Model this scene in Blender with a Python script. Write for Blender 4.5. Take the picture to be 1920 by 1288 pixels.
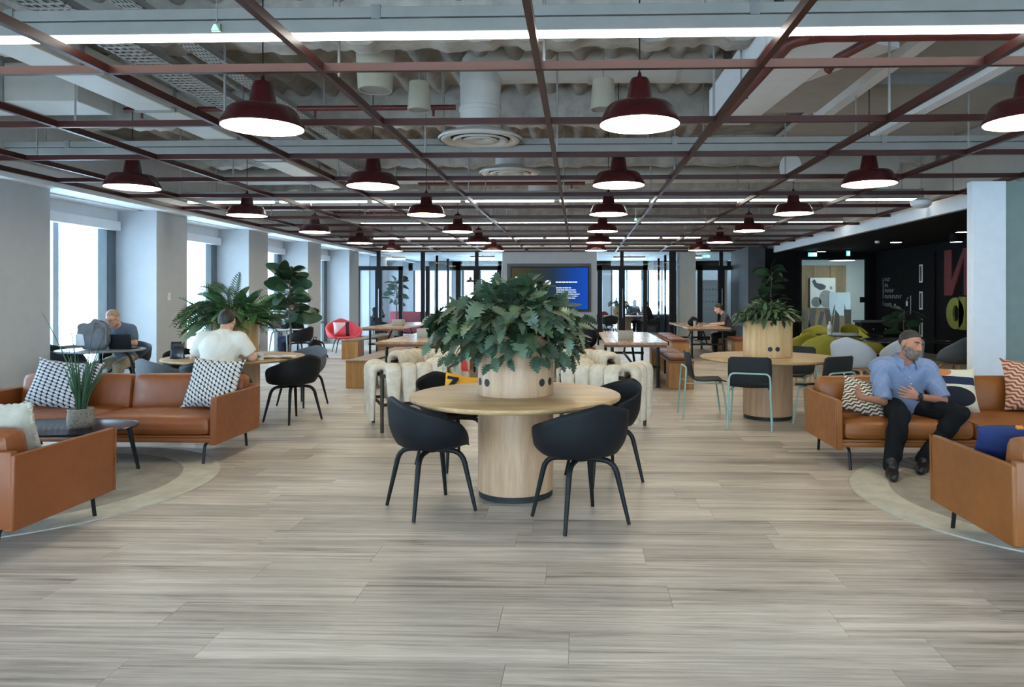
import bpy, math, random
import numpy as np
from mathutils import Vector, Matrix, Euler
random.seed(7); np.random.seed(7)
PI = math.pi
scene = bpy.context.scene
COL = scene.collection
for o in list(bpy.data.objects):
    bpy.data.objects.remove(o)

# ---------------------------------------------------------------- camera
FPX, VPX, VPY, PPX = 1320.0, 1087.0, 557.0, 1048.0
YAW = math.atan((VPX - PPX) / FPX)
CAM_H = 1.46
cam_d = bpy.data.cameras.new('camera')
cam = bpy.data.objects.new('camera', cam_d); COL.objects.link(cam)
cam.location = (0, 0, CAM_H)
cam.rotation_euler = (PI / 2, 0, YAW)
cam_d.sensor_width = 36.0
cam_d.lens = 36.0 * FPX / 1920.0
cam_d.shift_x = (960 - PPX) / 1920.0
cam_d.shift_y = -(644 - VPY) / 1920.0
cam_d.clip_start = 0.05; cam_d.clip_end = 200
scene.camera = cam

# ---------------------------------------------------------------- sky, exposure
SKY = 14.0
w = bpy.data.worlds.new('overcast_sky'); scene.world = w; w.use_nodes = True
bg = w.node_tree.nodes['Background']
bg.inputs[0].default_value = (0.56, 0.79, 1.0, 1); bg.inputs[1].default_value = SKY
scene.view_settings.view_transform = 'Standard'
scene.view_settings.look = 'None'
scene.view_settings.gamma = 1
scene.view_settings.use_curve_mapping = False
scene.view_settings.exposure = 0.0
LAMP_E, TUBE_E, DOWN_E = 19.0, 17.0, 12.0
cy = scene.cycles
cy.use_denoising = True
cy.max_bounces = 7; cy.diffuse_bounces = 4; cy.glossy_bounces = 3
cy.transmission_bounces = 4; cy.transparent_max_bounces = 12
cy.sample_clamp_indirect = 6.0
cy.caustics_reflective = False; cy.caustics_refractive = False

# ---------------------------------------------------------------- materials
class NT:
    def __init__(s, name):
        s.m = bpy.data.materials.new(name); s.m.use_nodes = True
        s.t = s.m.node_tree; s.b = s.t.nodes['Principled BSDF']
        s._oc = None
    def n(s, typ, **kw):
        nd = s.t.nodes.new(typ)
        for k, v in kw.items(): setattr(nd, k, v)
        return nd
    def put(s, sock, v):
        if isinstance(v, bpy.types.NodeSocket): s.t.links.new(v, sock)
        elif v is not None: sock.default_value = v
    def oc(s, which='Object'):
        if s._oc is None: s._oc = s.n('ShaderNodeTexCoord')
        return s._oc.outputs[which]
    def math(s, op, a, b=None, c=None):
        nd = s.n('ShaderNodeMath', operation=op)
        s.put(nd.inputs[0], a); s.put(nd.inputs[1], b)
        if c is not None: s.put(nd.inputs[2], c)
        return nd.outputs[0]
    def xyz(s, vec=None):
        nd = s.n('ShaderNodeSeparateXYZ'); s.put(nd.inputs[0], vec if vec is not None else s.oc())
        return nd.outputs
    def mapping(s, scale=(1, 1, 1), vec=None, loc=None):
        nd = s.n('ShaderNodeMapping'); s.put(nd.inputs[0], vec if vec is not None else s.oc())
        nd.inputs['Scale'].default_value = scale
        if loc is not None: s.put(nd.inputs['Location'], loc)
        return nd.outputs[0]
    def noise(s, scale=5, detail=4, rough=.6, vec=None, dist=0):
        nd = s.n('ShaderNodeTexNoise'); s.put(nd.inputs['Vector'], vec if vec is not None else s.oc())
        nd.inputs['Scale'].default_value = scale; nd.inputs['Detail'].default_value = detail
        nd.inputs['Roughness'].default_value = rough; nd.inputs['Distortion'].default_value = dist
        return nd.outputs['Fac']
    def ramp(s, fac, stops):
        nd = s.n('ShaderNodeValToRGB'); s.put(nd.inputs[0], fac)
        e = nd.color_ramp.elements
        while len(e) < len(stops): e.new(.5)
        for i, (p, c) in enumerate(stops):
            e[i].position = p; e[i].color = (*c, 1) if len(c) == 3 else c
        return nd.outputs[0]
    def mix(s, fac, a, b):
        nd = s.n('ShaderNodeMix', data_type='RGBA')
        s.put(nd.inputs[0], fac)
        s.put(nd.inputs[6], (*a, 1) if isinstance(a, tuple) and len(a) == 3 else a)
        s.put(nd.inputs[7], (*b, 1) if isinstance(b, tuple) and len(b) == 3 else b)
        return nd.outputs[2]
    def bump(s, h, strength=.2, dist=.01):
        nd = s.n('ShaderNodeBump'); s.put(nd.inputs['Height'], h)
        nd.inputs['Strength'].default_value = strength; nd.inputs['Distance'].default_value = dist
        s.put(s.b.inputs['Normal'], nd.outputs[0])
    def fin(s, col=None, rough=.5, metal=0, spec=None, emit=None, estr=0):
        if col is not None: s.put(s.b.inputs['Base Color'], (*col, 1) if isinstance(col, tuple) and len(col) == 3 else col)
        s.put(s.b.inputs['Roughness'], rough); s.b.inputs['Metallic'].default_value = metal
        if spec is not None: s.b.inputs['Specular IOR Level'].default_value = spec
        if emit is not None:
            s.put(s.b.inputs['Emission Color'], (*emit, 1) if isinstance(emit, tuple) and len(emit) == 3 else emit)
            s.b.inputs['Emission Strength'].default_value = estr
        return s.m

def sc(c, f): return tuple(min(1, x * f) for x in c)
def hexc(h):
    v = [int(h[i:i + 2], 16) / 255 for i in (0, 2, 4)]
    return tuple((x / 12.92 if x <= .04045 else ((x + .055) / 1.055) ** 2.4) for x in v)

def plain(name, col, rough=.5, metal=0, var=.12, scale=6, bump=0, bscale=60, spec=None):
    t = NT(name)
    f = t.noise(scale, 3)
    c = t.ramp(f, [(.3, sc(col, 1 - var)), (.7, sc(col, 1 + var))])
    if bump: t.bump(t.noise(bscale, 4), bump, .004)
    return t.fin(c, rough, metal, spec)

def wood(name, c1, c2, rough=.45, axis='x', scale=1.0, seams=0):
    t = NT(name)
    s = {'x': (.8, 9, 9), 'y': (9, .8, 9), 'z': (9, 9, .8)}[axis]
    s = tuple(v * scale for v in s)
    f = t.noise(1.6, 6, .65, t.mapping(s), .6)
    g = t.noise(5.5, 4, .7, t.mapping(tuple(v * 2 for v in s)))
    h = t.math('ADD', t.math('MULTIPLY', f, .7), t.math('MULTIPLY', g, .3))
    c = t.ramp(h, [(.32, c1), (.52, tuple((a + b) / 2 for a, b in zip(c1, c2))), (.68, c2)])
    t.bump(g, .05, .003)
    return t.fin(c, rough)

def leather(name, col):
    t = NT(name)
    f = t.noise(2.3, 4, .6)
    c = t.ramp(f, [(.25, sc(col, .78)), (.5, col), (.78, sc(col, 1.2))])
    v = t.n('ShaderNodeTexVoronoi'); t.put(v.inputs['Vector'], t.oc()); v.inputs['Scale'].default_value = 220
    h = t.math('ADD', t.math('MULTIPLY', v.outputs['Distance'], .4), t.noise(9, 5))
    t.bump(h, .12, .006)
    return t.fin(c, t.ramp(t.noise(14, 3), [(.3, (.36,) * 3), (.7, (.52,) * 3)]))

def emis(name, col, e):
    t = NT(name)
    return t.fin((.9, .9, .88), .5, emit=t.ramp(t.noise(3, 1), [(0, sc(col, .97)), (1, col)]), estr=e)

def glass_mat(name, tint=(1, 1, 1), refl=.08, haze=0.0):
    t = NT(name)
    tr = t.n('ShaderNodeBsdfTransparent'); tr.inputs[0].default_value = (*tint, 1)
    gl = t.n('ShaderNodeBsdfGlossy'); gl.inputs['Roughness'].default_value = .02
    lw = t.n('ShaderNodeLayerWeight'); lw.inputs[0].default_value = .25
    f = t.math('ADD', t.math('MULTIPLY', lw.outputs['Fresnel'], .32), t.math('MULTIPLY', t.noise(.7, 1), refl * .4))
    mx = t.n('ShaderNodeMixShader'); t.put(mx.inputs[0], f)
    t.put(mx.inputs[1], tr.outputs[0]); t.put(mx.inputs[2], gl.outputs[0])
    out = mx.outputs[0]
    if haze:
        df = t.n('ShaderNodeBsdfDiffuse'); df.inputs[0].default_value = (.8, .8, .8, 1)
        m2 = t.n('ShaderNodeMixShader'); m2.inputs[0].default_value = haze
        t.put(m2.inputs[1], out); t.put(m2.inputs[2], df.outputs[0]); out = m2.outputs[0]
    t.put(t.t.nodes['Material Output'].inputs[0], out)
    t.t.nodes.remove(t.b)
    return t.m

MT = {}
def init_mats():
    M = MT
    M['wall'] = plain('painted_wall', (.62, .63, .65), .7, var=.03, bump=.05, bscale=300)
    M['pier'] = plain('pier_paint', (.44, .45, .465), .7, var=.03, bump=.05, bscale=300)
    M['greywall'] = plain('grey_feature_wall', (.33, .345, .36), .7, var=.03)
    M['white'] = plain('white_paint', (.80, .82, .85), .6, var=.03)
    M['soffit'] = plain('white_soffit', (.78, .80, .82), .6, var=.03)
    M['trayroom'] = plain('cream_wall', (.66, .65, .60), .7, var=.03)
    M['green'] = plain('sage_wall', hexc('7f8c87'), .7, var=.05, bump=.08, bscale=200)
    M['black'] = plain('black_paint', (.0065, .007, .008), .75, var=.25, spec=.15)
    M['charcoal'] = plain('charcoal_paint', (.055, .062, .068), .6, var=.15)
    M['frame'] = plain('black_powdercoat', (.008, .008, .010), .55, var=.2, spec=.2)
    M['winframe'] = plain('window_frame_grey', (.10, .13, .15), .45, var=.1)
    M['mullion'] = plain('pale_blue_mullion', (.45, .60, .72), .4, var=.06)
    M['concrete'] = plain('sprayed_deck', (.30, .282, .255), .95, var=.3, scale=3, bump=.9, bscale=28)
    M['spray'] = plain('sprayed_beam', (.41, .385, .35), .95, var=.22, scale=5, bump=.9, bscale=35)
    M['duct'] = plain('painted_duct', (.44, .43, .40), .5, var=.05)
    M['ductw'] = plain('white_duct', (.55, .54, .51), .5, var=.04)
    M['plaster'] = plain('plasterboard_raft', (.41, .375, .335), .8, var=.05)
    M['galv'] = plain('galvanised_steel', (.30, .30, .30), .4, metal=.5, var=.1)
    M['housing'] = plain('light_housing', (.27, .265, .25), .5, var=.06)
    M['red'] = plain('oxblood_paint', hexc('38130f'), .42, var=.12, spec=.35)
    M['pipe'] = plain('red_oxide_pipe', hexc('5a2422'), .45, var=.2)
    M['lampred'] = plain('oxblood_enamel', hexc('3a1013'), .27, var=.1)
    M['lampwhite'] = plain('white_enamel', (.85, .84, .78), .5, var=.02)
    M['diff'] = emis('lamp_diffuser', (1, .90, .66), LAMP_E)
    M['tube'] = emis('tube_diffuser', (1, .965, .86), TUBE_E)
    M['down'] = emis('downlight_diffuser', (1, .97, .88), DOWN_E)
    M['led'] = emis('green_led', (.05, 1, .5), 3)
    M['exit'] = emis('exit_sign_face', (.05, .75, .75), 1.6)
    M['exitw'] = emis('exit_sign_mark', (.8, 1, 1), 1.6)
    M['oak'] = wood('pale_oak', hexc('9a7a52'), hexc('cfad7e'), .42, 'x', .9)
    M['oakv'] = wood('pale_oak_vertical', hexc('a67f5e'), hexc('d0ac88'), .45, 'z', .8)
    M['oakv2'] = wood('honey_oak_vertical', hexc('a5804f'), hexc('d0ae7c'), .45, 'z', .8)
    M['bench'] = wood('bench_oak', hexc('8a5a28'), hexc('bd8a4a'), .45, 'z', .8)
    M['benchtop'] = wood('bench_plank', hexc('6b4a30'), hexc('a88560'), .35, 'y', .7)
    M['plank'] = wood('table_plank', hexc('8a6242'), hexc('c4a07a'), .25, 'y', .7)
    M['apron'] = wood('table_apron', hexc('5a3620'), hexc('8a5a38'), .45, 'x', .7)
    M['ash'] = wood('ash_leg', hexc('a07858'), hexc('cfa98a'), .45, 'z', 1.5)
    M['walnut'] = wood('dark_walnut', hexc('1d1310'), hexc('3a281f'), .45, 'z', 1.2)
    M['panel'] = wood('wall_panel_oak', hexc('6f5432'), hexc('a88654'), .5, 'z', .5)
    M['rod'] = plain('hanger_rod', (.33, .33, .33), .5, metal=.4, var=.1)
    M['leather'] = leather('tan_leather', hexc('874a22'))
    M['leather2'] = leather('saddle_leather', hexc('8a511f'))
    M['pad'] = leather('brown_leather_pad', hexc('7a4024'))
    M['shell'] = plain('black_plastic', (.008, .009, .011), .55, var=.1, bump=.03, bscale=400, spec=.2)
    M['blackleg'] = plain('black_stained_wood', (.008, .009, .010), .5, var=.2, spec=.25)
    M['blackmetal'] = plain('black_metal', (.009, .009, .010), .45, var=.15, spec=.3)
    M['mint'] = plain('mint_steel', hexc('8fb3ae'), .35, var=.05)
    M['felt'] = plain('charcoal_shell', (.018, .020, .022), .6, var=.1, spec=.25)
    M['yellow'] = plain('mustard_fabric', hexc('8c8428'), .85, var=.12, bump=.25, bscale=300)
    M['greyfab'] = plain('grey_shell', hexc('a9adb3'), .7, var=.06, bump=.1, bscale=300)
    M['dkgrey'] = plain('slate_shell', hexc('5a5f66'), .7, var=.06)
    M['coral'] = plain('coral_fabric', hexc('d84a55'), .8, var=.08, bump=.2, bscale=300)
    M['fleece'] = plain('cream_fleece', hexc('d6ccba'), .95, var=.14, scale=14, bump=.8, bscale=90)
    M['blacktop'] = plain('black_lacquer', (.012, .014, .020), .18, var=.1)
    M['stone'] = plain('speckled_stone', hexc('8c867c'), .8, var=.35, scale=60, bump=.4, bscale=80)
    M['card'] = plain('grey_board', hexc('a5a297'), .7, var=.06)
    M['paper'] = plain('white_paper', (.82, .81, .78), .7, var=.03)
    M['rubber'] = plain('black_plinth', (.01, .01, .01), .6, var=.2)
    M['glass'] = glass_mat('window_glass', (.97, .99, 1))
    M['glassp'] = glass_mat('partition_glass', (.93, .95, .96), .1)
    M['glassd'] = glass_mat('dark_room_glass', (.80, .84, .82), .12, .015)
    M['frost'] = plain('frosted_film', (.30, .31, .30), .7, var=.05)
    M['skin'] = plain('skin', hexc('a87258'), .5, var=.08, scale=20)
    M['skin2'] = plain('pale_skin', hexc('cf9f88'), .5, var=.08, scale=20)
    M['hairdark'] = plain('dark_hair', (.020, .014, .011), .55, var=.4, scale=60, bump=.5, bscale=150)
    M['hairgrey'] = plain('greying_hair', (.020, .018, .016), .6, var=.5, scale=60, bump=.5, bscale=150)
    M['beard'] = plain('grizzled_beard', (.12, .095, .08), .7, var=.5, scale=50, bump=.6, bscale=150)
    M['hairsand'] = plain('sandy_grey_hair', hexc('a08468'), .6, var=.3, scale=60, bump=.4, bscale=150)
    M['eye'] = plain('dark_eye', (.02, .015, .012), .2, var=.1)
    M['blueshirt'] = plain('chambray_cotton', hexc('76839f'), .85, var=.10, scale=60, bump=.3, bscale=220)
    M['whiteshirt'] = plain('cream_cotton', hexc('dcd8cc'), .85, var=.05, bump=.15, bscale=200)
    M['greyshirt'] = plain('slate_cotton', hexc('5b6a7e'), .85, var=.1, bump=.2, bscale=200)
    M['dark'] = plain('dark_cloth', (.009, .010, .012), .9, var=.25, bump=.2, bscale=120, spec=.15)
    M['darktee'] = plain('charcoal_cloth', (.06, .062, .066), .85, var=.2)
    M['navy'] = plain('navy_cloth', hexc('1c2f63'), .8, var=.12, bump=.2, bscale=200)
    M['denim'] = plain('blue_denim', hexc('2c3d58'), .85, var=.15)
    M['khaki'] = plain('khaki_cotton', hexc('9b917d'), .85, var=.1, bump=.15, bscale=100)
    M['shoe'] = plain('black_leather_shoe', (.008, .008, .009), .4, var=.2)
    M['bag'] = plain('grey_canvas', hexc('6a6e76'), .85, var=.2, bump=.3, bscale=120)
    M['bagblack'] = plain('black_nylon', (.008, .008, .010), .65, var=.25, bump=.3, bscale=90, spec=.2)
    M['plastic'] = plain('clear_plastic', (.5, .52, .5), .2, var=.1)
    M['ceram'] = plain('white_ceramic', (.75, .73, .70), .3, var=.03)
    M['orange'] = plain('orange_webbing', hexc('d98a3a'), .8, var=.05)
    M['mustard'] = plain('amber_cloth', hexc('d99a20'), .8, var=.08)
    M['soil'] = plain('potting_soil', (.03, .02, .014), .95, var=.4, scale=40)
    M['leafblue'] = leafmat('blue_green_leaf', hexc('283a2b'), hexc('5e7058'))
    M['leafmid'] = leafmat('mid_green_leaf', hexc('2a3f28'), hexc('5c704c'))
    M['leafdark'] = leafmat('dark_green_leaf', hexc('16281c'), hexc('36563c'))
    M['leaffern'] = leafmat('fern_green_leaf', hexc('2c5230'), hexc('5c8a50'))
    M['snake'] = leafmat('snake_plant_leaf', hexc('1f3524'), hexc('45664a'))
    M['bark'] = plain('grey_bark', hexc('5a5148'), .9, var=.25, scale=30, bump=.5)
    M['stemgreen'] = plain('green_stem', hexc('4a5a38'), .7, var=.15)
    M['yplastic'] = plain('warm_white_shell', hexc('b0ab9a'), .5, var=.04)
    M['wire'] = plain('black_cable', (.01, .01, .01), .5, var=.1)
    M['redch'] = plain('wine_fabric', hexc('7c2430'), .8, var=.1)
    M['purple'] = plain('plum_cloth', hexc('3a2340'), .8, var=.1)
    M['redletter'] = plain('oxblood_letter', hexc('6a2a2a'), .6, var=.15)
    M['yellowletter'] = plain('olive_letter', hexc('8a8a38'), .6, var=.12)
    M['signgrey'] = plain('grey_sign_vinyl', (.20, .20, .20), .6, var=.1)

def leafmat(name, c1, c2):
    t = NT(name)
    oi = t.n('ShaderNodeObjectInfo')
    g = t.n('ShaderNodeNewGeometry')
    r = t.math('FRACT', t.math('ADD', oi.outputs['Random'], g.outputs['Random Per Island']))
    f = t.math('ADD', t.math('MULTIPLY', r, .65), t.math('MULTIPLY', t.noise(9, 3), .35))
    c = t.ramp(f, [(.12, c1), (.82, c2)])
    t.b.inputs['Subsurface Weight'].default_value = 0
    return t.fin(c, .42, spec=.4)

# ---------------------------------------------------------------- mesh builder
class B:
    def __init__(s): s.v = []; s.f = []; s.n = 0
    def add(s, vs, fs):
        b = s.n
        vs = np.asarray(vs, float).reshape(-1, 3)
        s.v.append(vs); s.n += len(vs)
        s.f += [tuple(i + b for i in f) for f in fs]
        return s
    def box(s, c, d, rz=0, rx=0, ry=0):
        x, y, z = d[0] / 2, d[1] / 2, d[2] / 2
        vs = np.array([(i, j, k) for i in (-x, x) for j in (-y, y) for k in (-z, z)])
        if rz or rx or ry: vs = vs @ np.array(Euler((rx, ry, rz)).to_matrix()).T
        return s.add(vs + np.array(c), [(0, 1, 3, 2), (4, 6, 7, 5), (0, 4, 5, 1), (2, 3, 7, 6), (0, 2, 6, 4), (1, 5, 7, 3)])
    def b2(s, lo, hi):
        return s.box([(a + b) / 2 for a, b in zip(lo, hi)], [abs(b - a) for a, b in zip(lo, hi)])
    def rbox(s, c, d, r=.02, n=5, puff=(0, 0, 0), rx=0, ry=0, rz=0):
        """rounded (and optionally puffed) box"""
        d = np.array(d, float); h = d / 2; r = min(r, h.min() * .999)
        lin = np.linspace(-1, 1, n + 1)
        # parameter positions denser at the rim
        vs = []; fs = []
        for ax in range(3):
            for sg in (-1, 1):
                a, b_ = [(1, 2), (2, 0), (0, 1)][ax]
                base = len(vs)
                def pos(L, hh):
                    k = max(2, n // 3)
                    inner = hh - r
                    t = abs(L)
                    return L * hh
                for u in lin:
                    for w_ in lin:
                        p = np.zeros(3); p[ax] = sg * h[ax]; p[a] = u * h[a]; p[b_] = w_ * h[b_]
                        vs.append(p)
                m = n + 1
                for i in range(n):
                    for j in range(n):
                        q = (base + i * m + j, base + (i + 1) * m + j, base + (i + 1) * m + j + 1, base + i * m + j + 1)
                        fs.append(q if sg > 0 else q[::-1])
        vs = np.array(vs)
        # warp parameters so that the rounding gets vertices
        for ax in range(3):
            t = vs[:, ax] / h[ax]
            k = r / h[ax]
            e = 1 - 2.0 / n
            tt = np.where(np.abs(t) <= e + 1e-9, t / max(e, 1e-6) * (1 - k), np.sign(t) * ((1 - k) + (np.abs(t) - e) / (1 - e) * k))
            vs[:, ax] = tt * h[ax]
        inner = np.clip(vs, -(h - r), h - r)
        dlt = vs - inner
        ln = np.linalg.norm(dlt, axis=1, keepdims=True); ln[ln == 0] = 1
        vs = inner + dlt / ln * r
        q = vs / h
        for ax in range(3):
            if puff[ax]:
                a, b_ = [(1, 2), (2, 0), (0, 1)][ax]
                vs[:, ax] += np.sign(q[:, ax]) * puff[ax] * np.clip(1 - q[:, a] ** 2, 0, 1) * np.clip(1 - q[:, b_] ** 2, 0, 1) * (np.abs(q[:, ax]) > .3)
        if rx or ry or rz: vs = vs @ np.array(Euler((rx, ry, rz)).to_matrix()).T
        vs = vs + np.array(c)
        # weld
        key = np.round(vs, 5); uq, inv = np.unique(key, axis=0, return_inverse=True); inv = inv.reshape(-1)
        out = []
        for f in fs:
            g = [int(inv[i]) for i in f]
            g2 = [x for i, x in enumerate(g) if x != g[i - 1]]
            if len(set(g2)) >= 3: out.append(tuple(g2))
        return s.add(uq, out)
    def tube(s, path, r, n=8, cap=True, flat=1.0):
        P = [np.array(p, float) for p in path]; m = len(P)
        R = [r] * m if not hasattr(r, '__len__') else r
        T = []
        for i in range(m):
            t = P[min(i + 1, m - 1)] - P[max(i - 1, 0)]
            T.append(t / (np.linalg.norm(t) + 1e-12))
        up = np.array((0, 0, 1.)) if abs(T[0][2]) < .9 else np.array((1., 0, 0))
        nrm = up - T[0] * (up @ T[0]); nrm /= np.linalg.norm(nrm)
        vs = []; fs = []
        for i in range(m):
            nrm = nrm - T[i] * (nrm @ T[i]); nrm /= (np.linalg.norm(nrm) + 1e-12)
            bi = np.cross(T[i], nrm)
            for k in range(n):
                a = 2 * PI * k / n
                vs.append(P[i] + R[i] * (math.cos(a) * nrm + math.sin(a) * bi * flat))
        for i in range(m - 1):
            for k in range(n):
                k2 = (k + 1) % n
                fs.append((i * n + k, i * n + k2, (i + 1) * n + k2, (i + 1) * n + k))
        if cap:
            fs.append(tuple(range(n))[::-1]); fs.append(tuple((m - 1) * n + k for k in range(n)))
        return s.add(vs, fs)
    def cyl(s, a, b, r, n=12, r2=None):
        return s.tube([a, b], [r, r if r2 is None else r2], n)
    def lathe(s, prof, n=32, c=(0, 0, 0), cap0=False, cap1=False):
        vs = []; fs = []; m = len(prof)
        for r, z in prof:
            for k in range(n):
                a = 2 * PI * k / n
                vs.append((c[0] + r * math.cos(a), c[1] + r * math.sin(a), c[2] + z))
        for i in range(m - 1):
            for k in range(n):
                k2 = (k + 1) % n
                fs.append((i * n + k, i * n + k2, (i + 1) * n + k2, (i + 1) * n + k))
        if cap0: fs.append(tuple(range(n))[::-1])
        if cap1: fs.append(tuple((m - 1) * n + k for k in range(n)))
        return s.add(vs, fs)
    def grid(s, fn, nu, nv, cu=False, cv=False):
        U = nu if cu else nu + 1; V = nv if cv else nv + 1
        vs = [fn(i / nu, j / nv) for i in range(U) for j in range(V)]
        fs = []
        for i in range(nu):
            for j in range(nv):
                i2 = (i + 1) % U; j2 = (j + 1) % V
                fs.append((i * V + j, i2 * V + j, i2 * V + j2, i * V + j2))
        return s.add(vs, fs)
    def prism(s, poly, z0, z1, plane='xy'):
        m = len(poly)
        def P(p, z):
            return {'xy': (p[0], p[1], z), 'xz': (p[0], z, p[1]), 'yz': (z, p[0], p[1])}[plane]
        vs = [P(p, z0) for p in poly] + [P(p, z1) for p in poly]
        fs = [tuple(range(m))[::-1], tuple(range(m, 2 * m))]
        for i in range(m):
            j = (i + 1) % m
            fs.append((i, j, m + j, m + i))
        return s.add(vs, fs)
    def sph(s, c, r, n=10):
        r = (r,) * 3 if not hasattr(r, '__len__') else r
        def fn(u, v):
            a = 2 * PI * u; b = PI * (v - .5)
            return (c[0] + r[0] * math.cos(b) * math.cos(a), c[1] + r[1] * math.cos(b) * math.sin(a), c[2] + r[2] * math.sin(b))
        return s.grid(fn, n, max(4, n // 2), cu=True)
    def mesh(s, name, ang=40):
        me = bpy.data.meshes.new(name)
        vs = np.concatenate(s.v) if s.v else np.zeros((0, 3))
        me.from_pydata(vs.tolist(), [], s.f)
        me.validate(clean_customdata=False)
        import bmesh
        bm = bmesh.new(); bm.from_mesh(me)
        bmesh.ops.recalc_face_normals(bm, faces=bm.faces)
        bm.to_mesh(me); bm.free()
        if ang:
            me.polygons.foreach_set('use_smooth', [True] * len(me.polygons))
            me.set_sharp_from_angle(angle=math.radians(ang))
        me.update()
        return me
    def obj(s, name, mat, parent=None, loc=(0, 0, 0), rot=(0, 0, 0), ang=40, bev=0):
        me = s.mesh(name, ang)
        return mobj(name, me, mat, parent, loc, rot, bev)

def mobj(name, me, mat, parent=None, loc=(0, 0, 0), rot=(0, 0, 0), bev=0):
    m = MT[mat] if isinstance(mat, str) else mat
    if len(me.materials) and me.materials[0] != m:
        key = (me.name, m.name)
        if key not in swapcache:
            m2 = me.copy(); m2.materials.clear(); m2.materials.append(m); swapcache[key] = m2
        me = swapcache[key]
    elif not len(me.materials): me.materials.append(m)
    o = bpy.data.objects.new(name, me); COL.objects.link(o)
    o.location = loc; o.rotation_euler = rot
    if parent is not None: o.parent = parent
    if bev:
        md = o.modifiers.new('bevel', 'BEVEL'); md.width = bev; md.segments = 2; md.limit_method = 'ANGLE'
        md.harden_normals = False
    return o

def tag(o, label=None, cat=None, group=None, kind=None):
    if label: o['label'] = label
    if cat: o['category'] = cat
    if group: o['group'] = group
    if kind: o['kind'] = kind
    return o

def root(name, label, cat, loc=(0, 0, 0), rz=0, group=None, rot=None):
    o = bpy.data.objects.new(name, None); COL.objects.link(o)
    o.empty_display_size = .1
    o.location = loc; o.rotation_euler = rot if rot else (0, 0, rz)
    return tag(o, label, cat, group)

def copytree(r, loc=None, rz=None, label=None, group=None, swap=None):
    c = r.copy(); COL.objects.link(c)
    if loc is not None: c.location = loc
    if rz is not None: c.rotation_euler = (0, 0, rz)
    if label: c['label'] = label
    if group: c['group'] = group
    for ch in list(r.children):
        k = ch.copy(); COL.objects.link(k); k.parent = c
        if swap: reswap(k, swap)
        for g in list(ch.children):
            q = g.copy(); COL.objects.link(q); q.parent = k
            if swap: reswap(q, swap)
    return c
def reswap(o, swap):
    st = o.name.split('.')[0]
    if st in swap:
        key = (o.data.name, MT[swap[st]].name)
        if key not in swapcache:
            m2 = o.data.copy(); m2.materials.clear(); m2.materials.append(MT[swap[st]]); swapcache[key] = m2
        o.data = swapcache[key]
swapcache = {}

def struct(name, b, mat, parent=None, ang=40, bev=0):
    o = b.obj(name, mat, parent, ang=ang, bev=bev)
    if parent is None: o['kind'] = 'structure'
    return o
def arc(pts, corner, k=4):
    """polyline with rounded corners of size `corner`"""
    P = [np.array(p, float) for p in pts]; out = [P[0]]
    for i in range(1, len(P) - 1):
        a, b, c = P[i - 1], P[i], P[i + 1]
        la, lc = np.linalg.norm(a - b), np.linalg.norm(c - b)
        d = min(corner, la * .45, lc * .45)
        p0 = b + (a - b) / la * d; p1 = b + (c - b) / lc * d
        for j in range(k + 1):
            t = j / k
            out.append((1 - t) ** 2 * p0 + 2 * t * (1 - t) * b + t * t * p1)
    out.append(P[-1])
    return out
init_mats()
# ---------------------------------------------------------------- room dimensions
XL, XG = -7.3, -8.08          # pillar faces and glazing line of the window wall
YB, YF = -5.0, 24.2           # back of the room behind the camera, far partition
YE = 30.6                     # outer wall beyond the partition
GZ = 3.01                     # underside of the red grid
HX = 6.0                      # bulkhead between open ceiling and dark lounge
RX = 9.15                     # lounge side wall
SOF = 2.95

# ---------------------------------------------------------------- floor
def plank_mat():
    t = NT('grey_oak_plank')
    oi = t.n('ShaderNodeObjectInfo'); g = t.n('ShaderNodeNewGeometry')
    r = t.math('FRACT', t.math('ADD', t.math('MULTIPLY', oi.outputs['Random'], 7.31), t.math('MULTIPLY', g.outputs['Random Per Island'], 5.77)))
    off = t.n('ShaderNodeCombineXYZ')
    t.put(off.inputs[0], t.math('MULTIPLY', r, 47.0)); t.put(off.inputs[1], t.math('MULTIPLY', r, 91.0)); t.put(off.inputs[2], r)
    vec = t.n('ShaderNodeVectorMath', operation='ADD')
    t.put(vec.inputs[0], t.oc()); t.put(vec.inputs[1], off.outputs[0])
    v = vec.outputs[0]
    f1 = t.noise(1.0, 6, .68, t.mapping((.42, 15, 1), v), 1.4)
    f2 = t.noise(1.0, 5, .75, t.mapping((4.0, 75, 1), v), .8)
    f3 = t.noise(1.0, 3, .6, t.mapping((1.1, 3.2, 1), v), .3)
    h = t.math('ADD', t.math('ADD', t.math('MULTIPLY', f1, .55), t.math('MULTIPLY', f2, .22)), t.math('MULTIPLY', f3, .23))
    c = t.ramp(h, [(.37, hexc('776b60')), (.44, hexc('a59a8e')), (.52, hexc('c2b6a9')), (.61, hexc('dacfc3'))])
    tone = t.math('ADD', t.math('MULTIPLY', r, .28), .85)
    mx = t.n('ShaderNodeVectorMath', operation='SCALE'); t.put(mx.inputs[0], c); t.put(mx.inputs['Scale'], tone)
    t.bump(f2, .06, .002)
    return t.fin(mx.outputs[0], t.math('ADD', t.math('MULTIPLY', f2, .18), .30), spec=.45)
MT['plankfloor'] = plank_mat()
PW, PL = .26, 1.52
floor = struct('floor', B().b2((XG - .3, YB - .3, -.08), (13.0, YE + .3, -.012)), 'walnut', ang=0)
pk = B(); pk.box((0, 0, -.006), (PL - .0016, PW - .0016, .012))
pkm = pk.mesh('plank', 0)
far = B(); rr = random.Random(3)
row = 0; y = YB
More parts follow.
